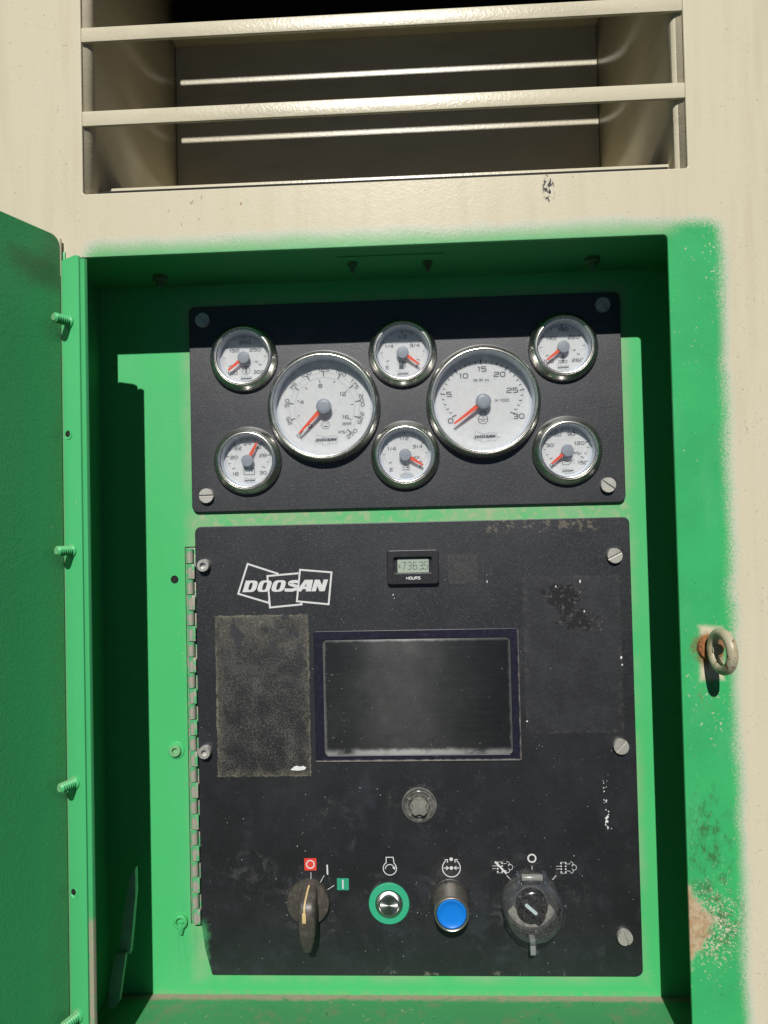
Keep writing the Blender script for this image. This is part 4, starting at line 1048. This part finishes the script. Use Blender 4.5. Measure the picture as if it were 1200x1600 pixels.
for i in range(16): fleck(random.uniform(-170, 165), random.uniform(-200, -5), random.uniform(0.15, 0.35))
o = fk.build('paint_flecks', 'fleck', cp, False); o['kind'] = 'stuff'
# emblem
ECX, ECZ, EW = -114.2, -48.4, 81.6
em = MB(); emblem_lines(em, ECX, ECZ, EW, PF-0.10, 1.55, R(-1.35)); em.build('emblem_frame', 'white', cp, False)
em = MB(); emblem_word(em, ECX, ECZ, EW, PF-0.20, R(-1.35)); em.build('emblem_word', 'white', cp, False)
# printed symbols
def printed(name, mat, fn, dy=0.10):
    m = MB(); fn(m, PF-dy); return m.build(name, mat, cp, False)
printed('red_square', 'red', lambda m, y: m.flat([(-101.9, -293.6), (-91.5, -293.6), (-91.5, -283.2), (-101.9, -283.2)], y))
printed('circle_mark', 'white', lambda m, y: m.ring(-96.7, -288.4, 3.3, 0.95, y), 0.2)
printed('green_square', 'gprint', lambda m, y: m.flat([(-74.0, -310.4), (-63.8, -310.4), (-63.8, -300.3), (-74.0, -300.3)], y))
printed('bar_mark', 'white', lambda m, y: m.line([(-68.9, -309.2), (-68.9, -301.6)], 1.2, y), 0.2)
printed('bar_mark', 'white', lambda m, y: m.line([(-82.0, -297.2), (-82.2, -288.8)], 1.3, y))
def ticks_(m, y):
    m.line([(-96.4, -295.2), (-96.4, -301.4)], 0.5, y); m.line([(-84.9, -297.8), (-88.7, -304.4)], 0.5, y); m.line([(-76.3, -306.2), (-82.2, -310.0)], 0.5, y)
    m.line([(92.8, -290.0), (92.8, -293.4)], 0.5, y); m.line([(71.2, -298.2), (74.6, -301.8)], 0.6, y); m.line([(113.0, -298.2), (109.8, -301.8)], 0.6, y)
printed('position_ticks', 'white', ticks_)
def eng_(m, y):
    engine_icon(m, -28.2, -292.0, 5.7, y, 0.75); m.ring(-28.2, -292.6, 3.9, 0.7, y, 16, 20, 180)
    m.flat([(-23.2, -290.6), (-26.2, -291.2), (-24.0, -293.4)], y-0.06)
printed('engine_symbol', 'white', eng_)
def pres_(m, y):
    x, z = 24.4, -291.8; r = 7.6
    m.ring(x, z, r, 0.75, y, 40, 128, 412); m.disc(x, z+r-0.2, 1.5, y); m.disc(x, z, 1.5, y)
    for sg in (-1, 1):
        m.line([(x+sg*6.6, z), (x+sg*2.8, z)], 0.7, y); m.line([(x+sg*4.4, z+1.5), (x+sg*2.4, z), (x+sg*4.4, z-1.5)], 0.7, y)
        m.line([(x+sg*5.6, z+7.0), (x+sg*3.2, z+7.0), (x+sg*3.2, z+4.6)], 0.8, y)
printed('pressure_symbol', 'white', pres_)
printed('circle_mark', 'white', lambda m, y: m.ring(92.9, -283.8, 3.2, 1.25, y))
def dpf_(x, z, m, y):
    for sx in (-3.2, 0.6):
        for i in range(4): m.disc(x+sx, z-3.6+2.4*i, 0.72, y, seg=10)
    m.line([(x-4.0, z+4.6), (x+1.4, z+4.6)], 0.3, y); m.line([(x-4.0, z-4.6), (x+1.4, z-4.6)], 0.3, y)
    for dz in (-1.1, 1.2): m.line([(x-7.6, z+dz), (x-4.2, z+dz+0.2)], 0.35, y)
    m.line([(x+1.6, z+3.0), (x+4.6, z+3.4)], 0.4, y); m.line([(x+1.6, z-2.6), (x+4.6, z-3.0)], 0.4, y)
    m.ring(x+5.0, z+3.0, 1.9, 0.4, y, 14, -70, 110); m.ring(x+7.2, z+0.2, 2.4, 0.4, y, 14, -110, 130); m.ring(x+5.0, z-2.6, 1.9, 0.4, y, 14, -120, 70)
printed('exhaust_symbol', 'white', lambda m, y: dpf_(66.9, -291.4, m, y))
printed('strike_mark', 'white', lambda m, y: m.line([(61.5, -286.5), (71.2, -296.6)], 1.6, y), 0.25)
printed('exhaust_symbol', 'white', lambda m, y: dpf_(120.6, -291.8, m, y))

# ------------------------------------------------------------------ hour meter
hm = thing('hour_meter', 'small black hour meter with LCD showing 7363.5 above the screen', 'meter', (-2.4, PF, -34.2))
plate('meter_case', rrect(-22.3, 22.3, -14.9, 14.9, 3), [rrect(-16.2, 16.2, -4.8, 8.4, 1.6)], -4.6, 0.0, 'meter', hm, 0.9)
m = MB(); m.prism(rrect(-13.2, 13.6, -5.5, 7.2, 1.0), -0.2, -1.3); lc = m.build('lcd', 'lcd', hm, False)
m = MB()
x = -7.2
for i, ch in enumerate('7363'):
    text(m, ch, -7.6+i*4.7+(0.4 if i > 2 else 0), 1.0, 6.2, 3.0, 0.5, -1.40)
text(m, '5', 11.2, 1.0, 6.2, 3.0, 0.5, -1.40); m.disc(9.0, -1.8, 0.62, -1.42, seg=8)
m.line([(-12.3, 2.6), (-10.7, -0.6), (-12.3, -0.6), (-10.7, 2.6)], 0.35, -1.4)
m.build('digits', 'lcdink', lc, False)
m = MB(); text(m, 'HOURS', 0.2, -9.4, 2.1, 1.75, 0.52, -4.72, 0.75); m.build('lettering', 'fleck', hm, False)
m = MB(); m.box(-13.4, -16.0, -0.3, -1.0, -4.6, 8.2); m.box(13.7, 16.0, -0.3, -1.0, -4.6, 8.2); m.build('window_mask', 'meter', hm, False)

# ------------------------------------------------------------------ display
ds_ = thing('display_screen', 'dark scratched rectangular display screen with dusty rim in the control panel', 'screen', (0, PF, 0))
plate('screen_frame', rrect(-89.9, 86.4, -200.7, -88.2, 1.6), [rrect(-82.0, 79.2, -195.2, -95.9, 3.5)], -1.5, 0.0, 'frame', ds_, 0.45)
m = MB(); m.prism(rrect(-82.6, 79.8, -195.8, -95.3, 3.5), -0.1, -0.75); m.build('screen_glass', 'screen', ds_, False)

# ------------------------------------------------------------------ clear cap under the screen
cpn = thing('socket_cap', 'round grey clear plastic twist cap below the screen', 'cap', (-1.8, PF, -238.0))
MB().lathe([(15.0, 0), (15.0, -1.2), (14.4, -1.8), (13.6, -1.8), (13.2, -1.0), (13.2, -0.3), (0, -0.3)], 56).build('rim', 'capring' if 'capring' in MT else 'blackrubber', cpn)
MB().lathe([(13.0, -0.4), (13.0, -3.0), (12.2, -3.4), (11.6, -3.0), (11.6, -0.4)], 56).build('clear_ring', 'capclear', cpn)
m = MB()
for a in (35, 145, 225): 
    c_, s_ = math.cos(R(a)), math.sin(R(a)); p = [(12.6, -1.0), (12.6, 1.0), (8.6, 1.0), (8.6, -1.0)]
    m.prism([(u*c_-v*s_, u*s_+v*c_) for u, v in p], -0.5, -2.2)
m.build('spokes', 'knobgrey', cpn)
MB().lathe([(9.4, -0.4), (9.4, -3.4), (8.8, -3.8), (8.2, -3.4), (8.2, -0.4)], 48).build('clear_ring', 'capclear', cpn)
pts = []
for i in range(72):
    t = 360*i/72; d = min(abs((t-a+180) % 360-180) for a in (0, 90, 180, 270))
    pts.append(((7.9-2.3*max(0, math.cos(R(min(d*3.4, 90))))**0.8)*math.cos(R(t)), (8.2-2.3*max(0, math.cos(R(min(d*3.4, 90))))**0.8)*math.sin(R(t))))
MB().prism(pts, -0.4, -7.2, 0.95).build('knob', 'knobgrey', cpn, True, 0.5)
MB().lathe([(7.6, -0.4), (7.6, -3.2), (0, -3.4)], 40).build('knob_skirt', 'knobgrey', cpn)

# ------------------------------------------------------------------ lever switch
lv = thing('lever_switch', 'dusty black rotary lever switch with ivory pointer below red square', 'switch', (-98.6, PF, -319.0))
MB().lathe([(18.4, 0), (18.4, -5.0), (17.8, -6.2), (16.4, -6.6), (0, -6.8)], 56).build('base_disc', 'lever', lv, True, 0, 45)
m = MB(); rows = []
#      z,    front y, half width, back y
for z_, yf, hw, yb in ((16.6, -8.0, 5.0, -6), (14.5, -12, 6.2, -6), (10.0, -20.5, 6.9, -6), (6.0, -24.5, 7.1, -6), (0, -26, 7.2, -6), (-10, -26, 7.0, -6), (-17, -25.5, 6.6, -6.3), (-22, -24.6, 6.0, -12), (-27, -23.4, 4.6, -15), (-31.5, -22.2, 2.9, -16.5)):
    q = [(-hw, yb), (-hw, yf+2.6), (-hw*0.86, yf+0.8), (-hw*0.55, yf), (hw*0.55, yf), (hw*0.86, yf+0.8), (hw, yf+2.6), (hw, yb)]
    rows.append([m.vert(1.6+a, b, z_) for a, b in q])
for a, b in zip(rows, rows[1:]):
    for i in range(8): m.f.append((a[i], a[(i+1) % 8], b[(i+1) % 8], b[i]))
m.f.append(tuple(rows[0])); m.f.append(tuple(reversed(rows[-1])))
m.build('lever', 'lever', lv, True, 0, 50)
m = MB()
path = [(1.8, -8.4, 17.0), (1.0, -12.8, 14.4), (0.2, -21.2, 10.0), (0.0, -25.2, 6.0), (0, -26.4, 1.0)]
for (a, b) in zip(path, path[1:]):
    i = len(m.v); w_ = 0.7
    m.v += [(a[0]-w_, a[1], a[2]), (a[0]+w_, a[1], a[2]), (b[0]+w_, b[1], b[2]), (b[0]-w_, b[1], b[2])]; m.f.append((i, i+1, i+2, i+3))
m.build('pointer_line', 'brass', lv, False)
MB().prism(rrect(-1.7, 1.5, -5.6, 3.4, 1.5), -26.2, -26.7).build('pointer_mark', 'brass', lv, True, 0.15)

# ------------------------------------------------------------------ start button with green ring
sbn = thing('push_button', 'round brushed steel push button inside a bright green ring', 'button', (-29.5, PF, -321.4))
MB().lathe([(17.4, 0), (17.4, -1.4), (16.9, -1.9), (11.9, -1.9), (11.6, -1.4), (11.6, 0)], 64).build('green_ring', 'greenring', sbn)
MB().lathe([(11.5, 0), (11.5, -2.8), (11.0, -3.3), (8.6, -4.3), (8.2, -4.2), (8.0, -3.6)], 64).build('steel_collar', 'steelbutton', sbn, True, 0, 25)
MB().lathe([(7.8, -0.5), (7.8, -3.9), (7.4, -4.3), (4, -4.4), (0, -4.45)], 64).build('button_cap', 'steelbutton', sbn, True, 0, 20)

# ------------------------------------------------------------------ blue button
bb = thing('push_button', 'round blue push button in a worn chrome collar', 'button', (22.8, PF, -318.0))
MB().lathe([(17.2, 0), (17.2, -0.9), (16.4, -1.4), (14.8, -1.4)], 56).build('gasket', 'blackrubber', bb)
MB().lathe([(14.9, -0.5), (14.9, -4), (14.5, -5), (14.5, -22.0), (14.1, -24.6), (13.3, -25.2), (12.6, -24.8), (12.3, -23.0)], 64).build('collar', 'collar', bb, True, 0, 45)
MB().lathe([(12.2, -10), (12.2, -23.4), (11.7, -24.3), (10.9, -24.5), (10.5, -24.1), (6, -23.7), (0, -23.6)], 64).build('button_cap', 'blue', bb, True, 0, 45)
MB().box(-4.4, -2.6, -3.0, -1.3, 14.6, 16.6).build('locating_tab', 'blackrubber', bb)

# ------------------------------------------------------------------ selector with clear hinged cover
se = thing('selector_switch', 'rotary selector with white pointer under a clear hinged plastic cover', 'switch', (90.9, PF, -320.0))
MB().lathe([(25.8, 0), (25.8, -2.0), (25.2, -2.8), (22.5, -2.8), (22.2, -0.5)], 64).build('base_ring', 'cover_rim', se)
MB().lathe([(24.4, -0.1), (24.4, -1.2), (0, -1.3)], 56).build('base_plate', 'seat', se)
MB().lathe([(13.6, -1.2), (13.6, -2.2), (13.0, -2.4)], 48).build('knob_ring', 'capring', se)
m = MB(); cr = [(21.0*math.cos(R(a)), 21.0*math.sin(R(a))) for a in range(200, 341, 7)]+[(17.0*math.cos(R(a)), 6-17.5*math.sin(R(360-a))) for a in range(335, 204, -7)]
m.prism(cr, -1.35, -1.6); m.build('dust_deposit', 'dust', se, False)
MB().lathe([(13.0, -1.0), (12.6, -9.5), (11.8, -10.4), (0, -10.6)], 48).build('knob_base', 'blackrubber', se)
a = R(-41); c_, s_ = math.cos(a), math.sin(a)
MB().prism([(u*c_-v*s_, u*s_+v*c_) for u, v in rrect(-12, 12, -4.0, 4.0, 2.5)], -10.4, -16.0, 0.92).build('knob_handle', 'blackrubber', se, True, 0.5)
MB().prism([(u*c_-v*s_-1.6, u*s_+v*c_+1.4) for u, v in rrect(-7.0, 5.6, -1.35, 1.35, 1.3)], -16.0, -16.5).build('pointer', 'pointer' if 'pointer' in MT else 'white', se)
cov = MB().lathe([(24.6, -2.9), (24.4, -14), (23.6, -20), (21.6, -24.2), (18.0, -26.2), (12, -27.0), (0, -27.4)], 72).build('clear_cover', 'cover', se, True, 0, 60)
MB().lathe([(24.8, -2.9), (25.2, -4.0), (24.9, -5.6), (24.5, -6.0)], 64).build('cover_rim', 'cover_rim', se)
MB().lathe([(24.75, -13.0), (24.3, -18.5), (22.9, -22.4), (21.9, -24.3)], 64).build('cover_bevel', 'cover_tint', se, True, 0, 60)
MB().lathe([(0, -8.6), (2.6, -8.6), (2.8, -8.2), (2.8, 8.2), (2.6, 8.6), (0, 8.6)], 24, (-10.5, 25.0), 'x').build('hinge_barrel', 'barrel' if 'barrel' in MT else 'capclear', se)
for sx in (-1, 1):
    m = MB(); m.box(sx*11.0-1.9, sx*11.0+1.9, -15.5, -2.9, 19.0, 27.4); m.build('hinge_lug', 'cover_tint', se, True, 0.8)
m = MB(); m.box(-3.6, 1.0, -15.5, -6.5, -36.5, -23.8); m.build('latch_tab', 'latch' if 'latch' in MT else 'capclear', se, True, 0.9)
m = MB(); m.box(1.0, 4.4, -17.0, -6.5, -35.5, -21.8); m.build('latch_tab', 'cover_tint', se, True, 0.9)
